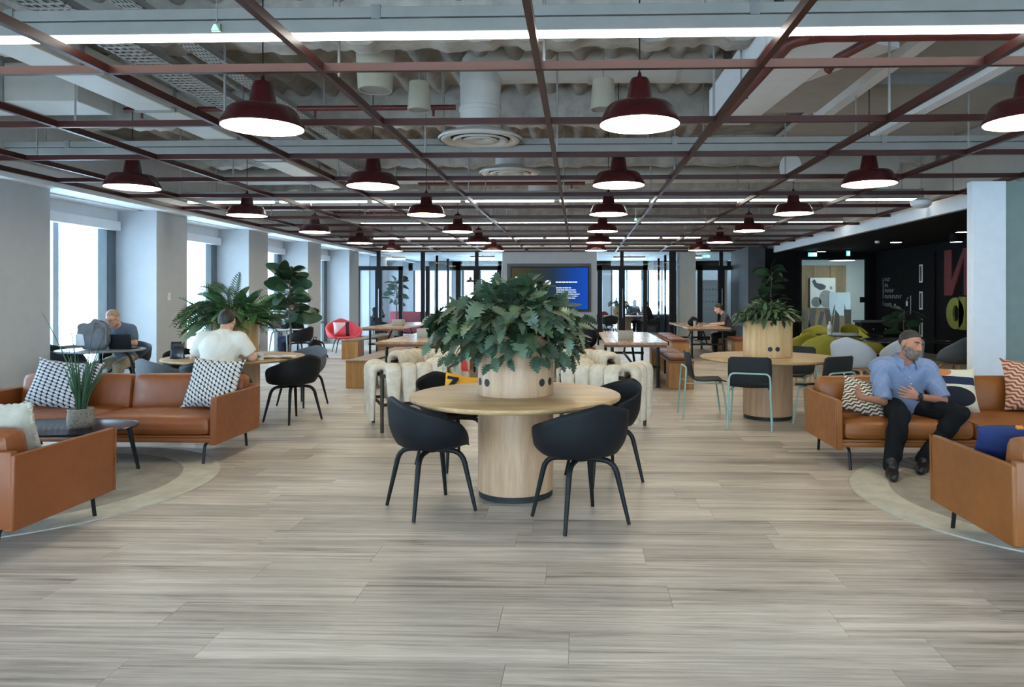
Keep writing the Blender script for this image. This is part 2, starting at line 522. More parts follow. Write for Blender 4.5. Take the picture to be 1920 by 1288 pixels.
while y < YE:
    yc = y + PW / 2
    x = XG - rr.random() * PL
    while x < RX + .3:
        xc = x + PL / 2
        vis = 2.45 < yc < 7.9 and abs(xc - .0) < .80 * yc + .75
        if vis:
            mobj('plank', pkm, 'plankfloor', floor, (xc, yc, 0))
        else:
            far.add([(x + .0006, y + .0006, 0), (x + PL - .0006, y + .0006, 0), (x + PL - .0006, y + PW - .0006, 0), (x + .0006, y + PW - .0006, 0)], [(0, 1, 2, 3)])
        x += PL
    y += PW; row += 1
o = far.obj('plank_field', 'plankfloor', floor, ang=0); o['kind'] = 'stuff'

# ---------------------------------------------------------------- window wall (left)
wl = B()
wl.b2((XG - .35, YB, 0), (XG - .05, YE, .015))
wl.b2((XG - .35, YB, 2.70), (XG + .10, YE, 4.3))
wall_left = struct('wall_left', wl, 'soffit')
pill = []
k = -5
y0 = 8.55 + 3.39 * -4
n = 0
wins = []
while y0 < YE:
    ya, yb = y0, y0 + .95
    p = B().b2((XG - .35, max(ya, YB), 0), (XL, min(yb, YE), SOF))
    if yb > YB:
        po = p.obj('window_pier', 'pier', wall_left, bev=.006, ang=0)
        wins.append((yb, y0 + 3.39))
    y0 += 3.39
wi = 0
for (ya, yb) in wins:
    yb = min(yb, YE)
    if yb - ya < .6: continue
    wi += 1
    f = B()
    f.b2((XG - .05, ya, 2.62), (XG + .05, yb, 2.70)); f.b2((XG - .05, ya, 0), (XG + .05, yb, .06))
    f.b2((XG - .05, ya, .06), (XG + .05, ya + .07, 2.62))
    fo = struct('window_%d' % wi, f, 'mullion')
    B().b2((XG - .06, yb - .19, .06), (XG + .07, yb - .01, 2.62)).obj('window_jamb', 'winframe', fo, bev=.004)
    B().b2((XG - .05, yb - .42, .06), (XG + .04, yb - .19, 2.62)).obj('window_mullion', 'mullion', fo, bev=.004)
    B().b2((XG - .05, ya + 1.02, .06), (XG + .04, ya + 1.14, 2.62)).obj('window_mullion', 'mullion', fo, bev=.004)
    B().b2((XG - .04, ya + .07, .64), (XG + .05, yb - .19, .70)).obj('window_rail', 'winframe', fo)
    for (pa, pb) in ((ya + .07, ya + 1.02), (ya + 1.14, yb - .42)):
        B().b2((XG - .012, pa, .06), (XG, pb, 2.62)).obj('window_pane', 'glass', fo, ang=0)
    B().b2((XG + .07, ya + .05, 2.60), (XG + .19, yb - .05, 2.76)).obj('blind_box', 'white', fo, bev=.01)
# soffit along the window wall
s = B()
s.b2((XG - .35, YB, SOF), (-7.62, YE, SOF + .06)); s.b2((-7.50, YB, SOF), (-7.10, YE, SOF + .06))
s.b2((-7.62, YB, SOF + .045), (-7.50, YE, SOF + .06)); s.b2((-7.16, YB, SOF + .06), (-7.10, YE, SOF + .22))
soff = struct('trim_1', s, 'soffit')
dl = B()
for i in range(9):
    dl.b2((-7.60, YB + .3 + i * 3.39, SOF + .005), (-7.52, YB + 2.0 + i * 3.39, SOF + .03))
dl.obj('slot_diffuser', 'galv', soff, ang=0)

# ---------------------------------------------------------------- right side near the camera, pillar, lounge
bw = B(); bx = [(-7.2 + 3.2 * i, -4.6 + 3.2 * i) for i in range(5)]
ex = [XG - .3] + [v for q in bx for v in q] + [RX + .3]
for a, b_ in zip(ex[::2], ex[1::2]): bw.b2((a, YB - .2, 0), (b_, YB, 4.3))
bw.b2((XG - .3, YB - .2, 2.75), (RX + .3, YB, 4.3))
struct('wall_back', bw, 'white', ang=0)
for i, (a, b_) in enumerate(bx):
    f = B().b2((a, YB - .14, 0), (a + .07, YB - .06, 2.75)).b2((b_ - .07, YB - .14, 0), (b_, YB - .06, 2.75)).b2((a, YB - .14, .64), (b_, YB - .06, .70))
    o = struct('window_%d' % (50 + i), f, 'winframe', ang=0)
    B().b2((a + .07, YB - .105, 0), (b_ - .07, YB - .095, 2.75)).obj('window_pane', 'glass', o, ang=0)
struct('wall_right', B().b2((RX - .35, YB, 0), (RX + .1, 9.55, 4.3)), 'white')
pl = struct('wall_pillar', B().b2((5.21, 9.50, 0), (5.65, 9.64, 3.0)), 'white', bev=.008, ang=0)
struct('wall_sage', B().b2((5.65, 9.53, 0), (RX, 9.85, 3.0)), 'green', ang=0)
struct('trim_2', B().b2((5.9, YB, 2.96), (RX, 9.9, 3.02)), 'soffit')
struct('trim_3', B().b2((HX, 9.85, 2.84), (HX + .10, YF - 1.6, 3.13)).b2((HX, YF - 1.6, 2.84), (HX + .1, YF - 1.6 + .02, 3.13)), 'soffit')
struct('ceiling_lounge', B().b2((HX + .10, 9.85, 2.84), (13.0, 26.5, 2.96)), 'black', ang=0)
struct('wall_lounge_side', B().b2((RX, 9.85, 0), (RX + .15, 22.0, 2.84)), 'black', ang=0)
struct('wall_upper_right', B().b2((HX + .1, YB, 3.02), (HX + .2, YF, 4.3)), 'duct')
# far black wall: solid pier then the glazed room
struct('wall_lounge_end', B().b2((5.72, 22.0, 0), (6.78, 22.2, 2.96)).b2((8.92, 22.0, 0), (RX + .2, 22.2, 2.96)).b2((6.78, 22.0, 2.68), (8.92, 22.2, 2.96)), 'black', ang=0)
struct('wall_grey_pier', B().b2((5.20, 21.9, 0), (5.72, 24.4, 3.02)), 'charcoal', ang=0)
mr = B()
mr.b2((6.5, 26.3, 0), (13.0, 26.5, 2.84)); mr.b2((12.2, 22.2, 0), (12.4, 26.3, 2.84)); mr.b2((6.5, 22.2, 0), (6.7, 26.3, 2.84))
struct('wall_meeting_room', mr, 'trayroom')

# ---------------------------------------------------------------- far partition
def pxX(px, Y):            # world x of an image column at depth Y (used to lay out the far facade)
    c, s_ = math.cos(YAW), math.sin(YAW)
    a = (px - PPX) / FPX
    d = Y / (a * s_ + c)
    return a * d * c - d * s_
X = lambda px: pxX(px, YF)
CZ = 3.02
struct('ceiling_far', B().b2((XG, YF + .05, CZ), (HX + .3, YE, CZ + .08)), 'soffit', ang=0)
struct('wall_far_upper', B().b2((XG, YF + .02, CZ), (HX + .2, YF + .10, 4.3)), 'plaster', ang=0)
tvw = struct('wall_far', B().b2((X(942), YF, 0), (X(1119), YF + .22, CZ)), 'greywall', ang=0)
struct('wall_far_cream', B().b2((X(1274), YF + .5, 0), (X(1309), YF + .7, CZ)), 'trayroom', ang=0)
struct('wall_far_left', B().b2((XL, YF, 0), (X(667), YF + .15, CZ)), 'white', ang=0)
def gdoor(n, xa, xb, mids, y, label=None):
    """double glazed screen: black frame to 2.5 m, clear overpanel with posts up to the ceiling"""
    top = 2.53
    fr = B()
    fr.b2((xa, y - .05, 0), (xa + .16, y + .05, top)); fr.b2((xb - .13, y - .05, 0), (xb, y + .05, top))
    fr.b2((xa, y - .05, top - .14), (xb, y + .05, top)); fr.b2((xa, y - .05, 0), (xb, y + .05, .12))
    o = struct('door_%d' % n, fr, 'frame', ang=0)
    xs = [xa + .16]
    for m in mids:
        B().b2((m - .11, y - .055, .12), (m + .11, y + .055, top - .14)).obj('door_stile', 'frame', o, ang=0)
        B().b2((m - .06, y - .045, top), (m + .06, y + .045, CZ)).obj('post', 'frame', o, ang=0)
        B().tube([(m + .02, y - .09, .75), (m + .02, y - .09, 1.75)], .016, 8).obj('door_handle', 'galv', o)
        xs += [m - .11, m + .11]
    xs.append(xb - .13)
    for a, b in zip(xs[::2], xs[1::2]):
        B().b2((a, y - .006, .12), (b, y + .006, top - .14)).obj('door_pane', 'glassp', o, ang=0)
    B().b2((xa, y - .006, top), (xb, y + .006, CZ)).obj('overpanel_pane', 'glassp', o, ang=0)
    return o
gdoor(1, X(666), X(755), [X(710)], YF)
gdoor(2, X(855), X(940), [X(894)], YF)
gdoor(3, X(1120), X(1213), [X(1166)], YF)
gdoor(4, X(1308), X(1400), [X(1352)], YF)
# plain glass screens between the doors, running back into the rooms
g = B(); g.b2((X(755), YF - .005, .08), (X(855), YF + .005, CZ))
go = struct('window_20', B().b2((X(755), YF - .03, 0), (X(855), YF + .03, .08)), 'frame', ang=0)
g.obj('window_pane', 'glassp', go, ang=0)
for px in (793, 802):
    B().b2((X(px) - .07, YF - .05, .08), (X(px) + .07, YF + .05, 2.53 if px > 795 else CZ)).obj('post', 'frame', go, ang=0)
g2 = struct('window_21', B().b2((X(1213), YF - .03, 0), (X(1275), YF + .03, .08)), 'frame', ang=0)
B().b2((X(1213), YF - .005, .08), (X(1275), YF + .005, CZ)).obj('window_pane', 'glassp', g2, ang=0)
for px in (1258, 1264):
    B().b2((X(px) - .06, YF - .05, .08), (X(px) + .06, YF + .05, CZ)).obj('post', 'frame', g2, ang=0)
# cross screens dividing the far rooms
for i, px in enumerate((797, 1261)):
    c = struct('window_%d' % (22 + i), B().b2((X(px) - .03, YF + .1, 0), (X(px) + .03, YE - .2, .08)), 'frame', ang=0)
    B().b2((X(px) - .006, YF + .1, .08), (X(px) + .006, YE - .2, CZ)).obj('window_pane', 'glassp', c, ang=0)
    for yy in (26.2, 28.4):
        B().b2((X(px) - .04, yy, .08), (X(px) + .04, yy + .09, CZ)).obj('post', 'frame', c, ang=0)
# outer wall beyond with tall windows
ow = B()
wx = [(-7.3, -6.6), (-5.15, -3.55), (-3.4, -1.9), (-.2, .7), (1.35, 2.75), (2.95, 4.2)]
xs = [XG] + [v for a, b in wx for v in (a, b)] + [8.0]
for a, b in zip(xs[::2], xs[1::2]):
    ow.b2((a, YE, 0), (b, YE + .3, CZ))
ow.b2((XG, YE, 2.62), (8.0, YE + .3, 4.3)); ow.b2((XG, YE, 0), (8.0, YE + .3, .1))
struct('wall_outer_far', ow, 'soffit', ang=0)
for i, (a, b) in enumerate(wx):
    f = B(); f.b2((a, YE + .1, .1), (a + .08, YE + .2, 2.62)); f.b2((b - .08, YE + .1, .1), (b, YE + .2, 2.62))
    f.b2((a, YE + .1, .66), (b, YE + .2, .74)); f.b2(((a + b) / 2 - .03, YE + .1, .1), ((a + b) / 2 + .03, YE + .2, 2.62))
    o = struct('window_%d' % (30 + i), f, 'winframe', ang=0)
    B().b2((a + .08, YE + .145, .1), (b - .08, YE + .155, 2.62)).obj('window_pane', 'glass', o, ang=0)
struct('wall_right_far', B().b2((8.0, 26.5, 0), (8.2, YE + .3, CZ)), 'white', ang=0)

# ---------------------------------------------------------------- ceiling deck, beams
ck = struct('ceiling', B().b2((XG - .35, YB - .2, 4.22), (RX + .3, YE + .3, 4.4)), 'concrete', ang=0)
def rib_strip(x0, x1, ya, yb, nx, ny):
    rg = np.random.RandomState(5)
    per = .36
    H = {}
    def fn(u, v):
        x = x0 + (x1 - x0) * u; yy = ya + (yb - ya) * v
        ph = (x / per) % 1
        prof = 1 / (1 + math.exp(-(abs(ph - .5) - .27) * 26))      # 0 in trough, 1 on rib
        z = 4.21 - .12 * prof - .016 * math.sin(yy * 9 + 3 * math.sin(x * 5)) - .012 * math.sin(yy * 23 + x * 17)
        return (x, yy, z)
    return B().grid(fn, nx, ny)
rib_strip(-7.1, 1.8, 2.0, 13.0, 240, 60).obj('deck_rib_sheet', 'concrete', ck, ang=60)
rib_strip(-7.1, 6.0, 13.0, 24.2, 200, 40).obj('deck_rib_sheet', 'concrete', ck, ang=60)
def beam(y, zb=3.74, w_=.30, x0=-7.1, x1=6.0):
    def fn(u, v):
        x = x0 + (x1 - x0) * u
        a = [(-.5, 4.22), (-.5, zb + .10), (-.42, zb), (0, zb), (.42, zb), (.5, zb + .10), (.5, 4.22)][int(round(v * 6))]
        nz = .020 * math.sin(x * 7.3 + y) + .016 * math.sin(x * 17 + 2 * y) + .010 * math.sin(x * 41)
        return (x, y + a[0] * w_ + .012 * math.sin(x * 11 + a[1] * 30), a[1] + (nz if a[1] < 4.2 else 0))
    B().grid(fn, 120, 6).obj('sprayed_beam', 'spray', ck, ang=60)
for yb_ in (3.5, 6.35, 9.3, 12.2, 15.1, 18.0, 20.9, 23.6): beam(yb_, x1=1.7 if 3 < yb_ < 9.5 else 6.0)
# flat plasterboard raft with a lit white edge, over the right half
struct('ceiling_raft', B().b2((1.75, 3.2, 3.90), (3.12, 9.4, 4.0)), 'plaster', ang=0)
struct('trim_4', B().b2((3.12, 3.2, 3.80), (3.26, 9.5, 4.05)), 'white', ang=0)
struct('ceiling_panel', B().b2((3.26, 2.0, 4.06), (6.05, 13.0, 4.14)), 'plaster', ang=0)
for i, yy in enumerate((6.6, 8.3)):
    struct('trim_%d' % (5 + i), B().b2((3.3, yy, 3.94), (6.05, yy + .14, 4.06)), 'galv', ang=0)
# ---------------------------------------------------------------- red ceiling grid
grid = root('ceiling_grid', 'oxblood red metal grid hanging under the exposed ceiling services across the whole room', 'grid', (0, 0, GZ))
bars_x = [-6.28 + 1.5 * i for i in range(9)]
by0, by1 = 1.2, 24.1
me_y = B().b2((-.022, by0, 0), (.022, by1, .058)).mesh('grid_bar', 0)
for x in bars_x: mobj('grid_bar', me_y, 'red', grid, (x, 0, 0))
mobj('grid_bar', me_y, 'red', grid, (-7.06, 0, 0))
me_x = B().b2((-7.06, -.02, .0), (6.0, .02, .056)).mesh('grid_bar', 0)
Y0 = 4.80
for k in range(-2, 14):
    mobj('grid_bar', me_x, 'red', grid, (0, Y0 + 1.5 * k - (.08 if k == 13 else 0), 0))
rodm = B().tube([(0, 0, .05), (0, 0, 1.2)], .011, 6).mesh('hanger_rod')
rk = random.Random(9)
for x in bars_x:
    for k in range(-1, 13):
        if (k + round(x)) % 2: continue
        mobj('hanger_rod', rodm, 'rod', grid, (x + .03, Y0 + 1.5 * k + .35 * rk.random(), 0))

# ---------------------------------------------------------------- linear lights
LBR = B().b2((-.03, -.062, .11), (.03, .062, .20)).mesh('bracket', 0)
LRD = B().tube([(0, 0, .115), (0, 0, 1.08)], .008, 6).mesh('hanger_rod')
def linear_light(Y, lit, segs, label, z=3.125, trunk=True):
    r = root('linear_light', label, 'light', (0, Y, z), group=None)
    xa, xb = segs[0][0], segs[-1][1]
    h = B()
    h.b2((xa, -.05, .03), (xb, .05, .115))
    h.obj('housing', 'housing', r, ang=0, bev=.006)
    if trunk:
        B().b2((xa, -.055, .122), (xb, .055, .19)).obj('trunking', 'housing', r, ang=0, bev=.004)
        x = xa + .8
        while x < xb:
            mobj('bracket', LBR, 'galv', r, (x, 0, 0)); x += 2.4
    for a, b in segs:
        d = B().rbox(((a + b) / 2, 0, .015), (b - a, .05, .03), .008, 4)
        d.obj('diffuser', 'tube' if lit else 'housing', r)
    x = xa + .5
    while x < xb:
        mobj('hanger_rod', LRD, 'rod', r, (x, 0, 0)); x += 2.4
    return r
def seg(xa, xb, L, gap): 
    out = []; x = xa
    while x < xb - .2:
        out.append((x, min(x + L, xb))); x += L + gap
    return out
linear_light(4.51, True, seg(-6.9, 5.9, 12.8, .0), 'unbroken bright linear light across the top of the view, nearest of the rows')
linear_light(8.26, False, seg(-6.9, 5.9, 12.8, .0), 'unlit grey linear light and trunking, second row from the front')
linear_light(12.3, True, seg(-6.95, 5.9, 1.55, .10), 'lit row of short light tubes, third row from the front')
linear_light(16.0, True, seg(-5.2, 5.9, 1.55, .10), 'lit row of short light tubes, fourth row from the front')
linear_light(20.0, True, seg(-5.9, 3.4, 1.55, .10), 'lit row of short light tubes, fifth row, ahead of the last')
linear_light(22.9, True, seg(-6.6, 3.4, 2.6, .12), 'lit row of light tubes closest to the glass partition', trunk=False)
linear_light(.76, True, seg(-6.9, 5.9, 6.3, .1), 'added unseen linear light row overhead, lighting the foreground floor')  # out-of-view repeat of the rows, added to light the floor and front bar
linear_light(-2.99, True, seg(-6.9, 5.9, 6.3, .1), 'added unseen linear light row behind the viewpoint')  # second unseen row, added behind the camera for its light

# ---------------------------------------------------------------- pendant lamps
LZ = 2.83
def make_pendant(label, loc):
    r = root('pendant_lamp', label, 'lamp', loc, group='dark red pendant lamps under the grid')
    prof = [(.318, -.018), (.318, .0), (.262, .112), (.236, .136), (.112, .156), (.104, .172), (.080, .315), (.066, .345), (.03, .352)]
    o = B().lathe(prof, 40).obj('shade', 'lampred', r, ang=35)
    inner = [(.312, -.018), (.312, .0), (.256, .108), (.20, .13)]
    B().lathe(inner, 40).obj('shade_lining', 'lampwhite', o, ang=35)
    d = B().lathe([(.0, .012), (.15, .010), (.298, .004), (.306, -.002)], 40)
    d.obj('diffuser', 'diff', r, ang=60)
    B().lathe([(.0, .40), (.012, .395), (.018, .365), (.034, .35)], 14).obj('cap', 'lampred', r)
    B().tube([(0, 0, .38), (0, 0, 1.36)], .006, 6).obj('cord', 'wire', r)
    return r
cols = [-5.53, -2.53, .47, 3.47]
cn = ['leftmost', 'second from the left', 'third from the left', 'rightmost']
rn = ['front', 'second', 'third', 'fourth', 'fifth', 'back']
lamp0 = None
for ri in range(6):
    Y = 5.55 + 3.0 * ri
    for ci, x in enumerate(cols):
        if ri == 0 and ci == 0: continue
        lab = 'dark red pendant lamp with glowing white disc, %s in the %s row' % (cn[ci] if ri else ['', 'leftmost', 'middle', 'rightmost'][ci], rn[ri])
        if lamp0 is None: lamp0 = make_pendant(lab, (x, Y, LZ))
        else: copytree(lamp0, (x, Y, LZ), 0, lab)
lp = copytree(lamp0, (pxX(882, 26.5), 26.5, 2.03), 0, 'small dark pendant lamp hanging behind the glass screen left of the screen')
lp.scale = (.55, .55, .55)
B().tube([(0, 0, 1.3), (0, 0, 1.80)], .006, 6).obj('cord', 'wire', lp)
del lp['group']

# ---------------------------------------------------------------- ducts and diffusers
def air_diffuser(loc, label, up=.8, rd=.225):
    r = root('air_diffuser', label, 'vent', loc)
    B().lathe([(.46, .0), (.47, .02), (.44, .05), (.25, .10), (rd, .13)], 40).obj('flange', 'ductw', r, ang=50)
    for i, (ra, rb) in enumerate(((.44, .33), (.31, .215), (.195, .06))):
        B().lathe([(ra, .005), (ra - .02, -.012), (rb + .03, .004), (rb, .028)], 36).obj('cone_ring', 'ductw', r, ang=60)
    B().lathe([(.05, .03), (.0, .03)], 24).obj('core', 'galv', r)
    B().lathe([(.44, .04), (.2, .085)], 24).obj('plenum', 'charcoal', r)
    B().lathe([(rd, .12), (rd, up * .5), (rd + .012, up * .5 + .01), (rd + .012, up * .5 + .05), (rd, up * .5 + .06), (rd, up)], 36).obj('duct_drop', 'ductw', r, ang=30)
    return r
air_diffuser((-1.11, 7.85, 3.21), 'round ceiling air diffuser on a white duct, the large one nearest the front', .62)
air_diffuser((-1.08, 10.85, 3.36), 'round ceiling air diffuser, second behind the large one', .55)
air_diffuser((-.80, 14.0, 3.42), 'small looking round ceiling air diffuser farthest back', .5)
def duct_elbow(x, y, z):
    r = root('round_duct', 'thick white round duct bending down to the nearest air diffuser', 'duct', (x, y, z))
    P = arc([(0, 0, .62), (0, 0, .86), (.5, .2, .94), (2.7, .25, .94)], .30, 6)
    B().tube(P, .232, 24).obj('duct_run', 'ductw', r, ang=50)
    for q in (1.2, 2.2):
        B().cyl((q, .235, .94), (q + .05, .235, .94), .243, 24).obj('duct_band', 'duct', r)
duct_elbow(-1.11, 7.85, 3.21)
t = B(); t.tube([(-7.0, 13.5, 3.80), (5.8, 13.5, 3.80)], .16, 18)
t.obj('round_duct', 'duct'); tag(bpy.data.objects['round_duct.001'], 'long pale round duct running across the ceiling far behind the diffusers', 'duct')
def rect_duct(lo, hi, label, m='duct'):
    r = root('rectangular_duct', label, 'duct', (0, 0, 0))
    B().b2(lo, hi).obj('duct_body', m, r, ang=0, bev=.01)
    ax = 0 if hi[0] - lo[0] > hi[1] - lo[1] else 1
    q = lo[ax] + 1.0
    while q < hi[ax] - .2:
        a = [v - .02 for v in lo]; b = [v + .02 for v in hi]; a[ax] = q; b[ax] = q + .04
        B().b2(a, b).obj('duct_flange', 'galv', r, ang=0); q += 1.4
rect_duct((-6.9, 7.0, 3.45), (-5.1, 7.55, 3.85), 'pale boxed duct end at the left above the second lamp row')
rect_duct((-4.75, 2.2, 3.46), (-4.35, 12.8, 3.68), 'long white boxed duct running away beside the perforated cable tray', 'ductw')
rect_duct((-6.9, 14.2, 3.30), (-3.2, 14.8, 3.50), 'wide flat white duct crossing far left above the third lamp row', 'ductw')
# tapered white duct transition at the right
tr = root('duct_transition', 'white tapering duct transition above the red pipe right of centre', 'duct', (0, 0, 0))
def loft(a, b): return B().add(list(a) + list(b), [(0, 1, 5, 4), (1, 2, 6, 5), (2, 3, 7, 6), (3, 0, 4, 7), (0, 3, 2, 1), (4, 5, 6, 7)])
loft([(1.55, 5.9, 3.56), (2.35, 5.9, 3.62), (2.35, 5.9, 3.85), (1.55, 5.9, 3.85)],
     [(1.5, 8.2, 3.45), (1.95, 8.2, 3.45), (1.95, 8.2, 3.85), (1.5, 8.2, 3.85)]).obj('taper', 'white', tr, ang=0)
loft([(2.35, 6.0, 3.62), (3.0, 6.7, 3.80), (3.0, 6.7, 3.85), (2.35, 6.0, 3.85)],
     [(1.95, 8.2, 3.45), (2.1, 7.9, 3.70), (2.1, 7.9, 3.85), (1.95, 8.2, 3.85)]).obj('cheek', 'white', tr, ang=0)
B().tube([(3.05, 10.3, 3.34), (3.8, 10.8, 3.44), (4.9, 11.3, 3.56)], .20, 18).obj('round_duct', 'ductw')
tag(bpy.data.objects['round_duct.002'], 'white round duct slanting behind the rightmost second row lamp', 'duct')
# cable trays
def cable_tray(x, z, w_, y0, y1, label):
    r = root('cable_tray', label, 'cable tray', (x, 0, z))
    B().b2((-w_ / 2, y0, 0), (-w_ / 2 + .012, y1, .06)).b2((w_ / 2 - .012, y0, 0), (w_ / 2, y1, .06)).obj('tray_side', 'galv', r, ang=0)
    bs = B(); y = y0; nn = 5
    slot = .05; web = .03
    while y < y1:
        bs.b2((-w_ / 2, y, 0), (w_ / 2, y + web, .006)); y += slot + web
    for i in range(nn + 1):
        xx = -w_ / 2 + .012 + (w_ - .024) * i / nn
        bs.b2((xx - .008, y0, .0005), (xx + .008, y1, .0055))
    o = bs.obj('perforated_bed', 'housing', r, ang=0); o['kind'] = 'stuff'
    cb = B()
    for q in range(3):
        cb.tube([(-.08 + .06 * q + .02 * math.sin(yy * 1.3 + q), yy, .03) for yy in np.arange(y0, y1, .5)], .012, 6)
    cb.obj('cable_run', 'wire' if x > -3.5 else 'duct', r)
cable_tray(-3.85, 3.56, .34, 2.2, 13.0, 'wide perforated grey cable tray running away at the left')
cable_tray(-3.35, 3.62, .18, 2.2, 11.0, 'narrow perforated cable tray to the right of the wide one')
lt = root('service_profile', 'white linear profile along the ceiling at the right', 'profile', (0, 0, 0))
B().b2((3.72, 4.4, 3.50), (3.86, 9.6, 3.56)).obj('profile_body', 'white', lt, ang=0, bev=.006)
B().b2((3.90, 4.4, 3.52), (3.93, 9.6, 3.58)).obj('edge_strip', 'galv', lt, ang=0)
# sprinkler pipes
pipe = root('sprinkler_pipe', 'dark red sprinkler pipe crossing the upper right, with a branch running away', 'pipe', (0, 0, 0))
B().tube([(1.62, 5.0, 3.30), (5.8, 5.0, 3.30)], .048, 12).obj('main_run', 'pipe', pipe)
B().tube(arc([(1.75, 5.0, 3.30), (1.52, 5.1, 3.30), (1.50, 12.0, 3.46)], .12), .045, 12).obj('branch', 'pipe', pipe)
B().tube(arc([(2.12, 5.0, 3.30), (1.98, 5.5, 3.30), (1.95, 5.6, 3.24)], .05), .034, 10).obj('drop', 'pipe', pipe)
for x in (1.9, 3.1, 4.9):
    B().tube([(x, 5.0, 3.35), (x, 5.0, 4.1)], .008, 6).obj('hanger_rod', 'rod', pipe)
for q in ((1.502, 6.6, 3.335), (1.50, 8.6, 3.385)):
    B().lathe([(.058, -.025), (.064, -.025), (.064, .025), (.058, .025)], 14, q).obj('clamp', 'pipe', pipe)
    B().tube([q, (q[0], q[1], 4.1)], .009, 6).obj('hanger_rod', 'rod', pipe)
for (x0, x1, y, z, lab) in ((-5.2, -3.6, 7.9, 3.60, 'thin dark sprinkler pipe at the left beside the boxed duct'), (-3.2, -1.4, 7.9, 3.60, 'thin dark sprinkler pipe between the left lamp and the white duct'),
                            (-3.0, .1, 13.0, 3.56, 'thin dark sprinkler pipe far back behind the second diffuser'), (-6.0, -3.9, 17.0, 3.5, 'thin dark sprinkler pipe far left at the back')):
    pr = root('sprinkler_pipe', lab, 'pipe', (0, y, z))
    B().tube([(x0, 0, 0), (x1, 0, 0)], .03, 10).obj('main_run', 'pipe', pr)
    for x in (x0 + .2, x1 - .25):
        B().tube([(x, 0, 0), (x, 0, -.10)], .014, 8).obj('sprinkler_head', 'pipe', pr)
        B().tube([(x + .1, 0, .03), (x + .1, 0, .55)], .007, 6).obj('hanger_rod', 'rod', pr)
# hanging white cylinder speakers
for (x, y, zb, h, rt, rb, lab) in ((-2.02, 6.9, 3.50, .42, .19, .165, 'largest white tapered ceiling cylinder, left of the white duct'),
                                   (-1.72, 7.5, 3.46, .30, .105, .125, 'slim white hanging cylinder between the large one and the duct'),
                                   (.25, 7.5, 3.45, .32, .11, .14, 'white hanging cylinder left of the middle front lamp')):
    r = root('ceiling_speaker', lab, 'speaker', (x, y, zb))
    B().lathe([(rb - .015, .0), (rb, .0), (rt, h), (0, h + .02)], 26).obj('body', 'yplastic', r, ang=40)
    B().lathe([(rb - .015, .01), (0, .012)], 26).obj('grille', 'housing', r)
    B().tube([(0, 0, h), (0, 0, 4.15 - zb)], .008, 6).obj('hanger_rod', 'rod', r)
r = root('ceiling_speaker', 'white dome on the ceiling edge left of the pale pillar', 'speaker', (pxX(1727, 11.6), 11.6, 2.90))
B().lathe([(0, 0), (.09, .01), (.15, .05), (.17, .12), (.05, .17)], 24).obj('body', 'white', r)
B().tube([(0, 0, .17), (0, 0, .9)], .01, 6).obj('hanger_rod', 'rod', r)
for (px, py, Y, lab) in ((404, 45, 4.44, 'tiny green indicator on the front light trunking'), (933, 441, 20.2, 'tiny green indicator far back above the plant'), (1192, 412, 13.0, 'tiny green indicator right of centre on the ceiling')):
    x = pxX(px, Y); z = CAM_H + (VPY - py) / FPX * Y
    r = root('indicator_light', lab, 'light', (x, Y, z))
    B().prism([(-.022, -.014), (.022, -.014), (.004, .02), (-.004, .02)], -.012, .0, 'xz').obj('lens', 'led', r, ang=0)
    B().b2((-.03, .0, -.02), (.03, .03, .028)).obj('backplate', 'housing', r, ang=0)
    B().tube([(0, .015, .02), (0, .015, 4.12 - z)], .005, 6).obj('hanger_rod', 'rod', r)
# far ceiling lights behind the glass
for (px, Y, L, lab) in ((735, 26.5, 1.0, 'ceiling light tube behind the left glass doors'), (905, 26.0, .9, 'ceiling light tube behind the glass, left of the screen'), (1180, 26.5, 1.2, 'ceiling light tube behind the doors right of the screen'), (1305, 26.0, 1.0, 'ceiling light tube behind the glass by the cream wall')):
    x = pxX(px, Y)
    r = root('linear_light', lab, 'light', (x, Y, 2.90))
    B().b2((-L / 2, -.04, .03), (L / 2, .04, .09)).obj('housing', 'housing', r, ang=0)
    B().rbox((0, 0, .012), (L, .06, .04), .012, 4).obj('diffuser', 'tube', r)
    B().b2((-.02, -.02, .09), (.02, .02, .12)).obj('bracket', 'galv', r, ang=0)
# ---------------------------------------------------------------- round tables with column base and cylinder planter
def ring_dots(parent, r, z, angs, rad=.028):
    for a in angs:
        def fn(u, v):
            q = rad * v; t = 2 * PI * u
            aa = a + q * math.cos(t) / r
            return ((r + .002) * math.cos(aa), (r + .002) * math.sin(aa), z + q * math.sin(t))
        B().grid(fn, 18, 3, cu=True).obj('cable_hole', 'rubber', parent)
def round_table(label, loc, D=1.56, r=.28, rz=0):
    t = root('round_table', label, 'table', loc, rz)
    B().lathe([(0, .705), (D / 2 - .02, .705), (D / 2 - .004, .715), (D / 2, .725), (D / 2 - .004, .738), (D / 2 - .012, .742), (0, .742)], 64).obj('tabletop', 'oak', t, ang=30)
    B().lathe([(r, .045), (r, .705)], 48).obj('column', 'oakv', t)
    B().lathe([(0, 0), (r - .006, 0), (r - .006, .045), (0, .045)], 48).obj('plinth', 'rubber', t)
    return t
def planter(label, loc, dots, mat='oakv', r=.28, h=.44):
    p = root('cylinder_planter', label, 'planter', loc)
    B().lathe([(0, .002), (r, .002), (r, h - .004), (r - .004, h), (r - .022, h), (r - .022, h - .05)], 56).obj('drum', mat, p, ang=50)
    B().lathe([(r - .022, h - .045), (r * .5, h - .02), (0, h - .015)], 32).obj('soil', 'soil', p)
    s = B()
    for a in np.linspace(0, 2 * PI, 7)[:-1]:
        s.box(((r + .0005) * math.cos(a + .4), (r + .0005) * math.sin(a + .4), h / 2), (.0018, .0018, h - .01), rz=a)
    ring_dots(p, r, .105, dots)
    return p
CT, RT, LT = (-.476, 5.23), (2.28, 8.62), (-4.17, 8.40)
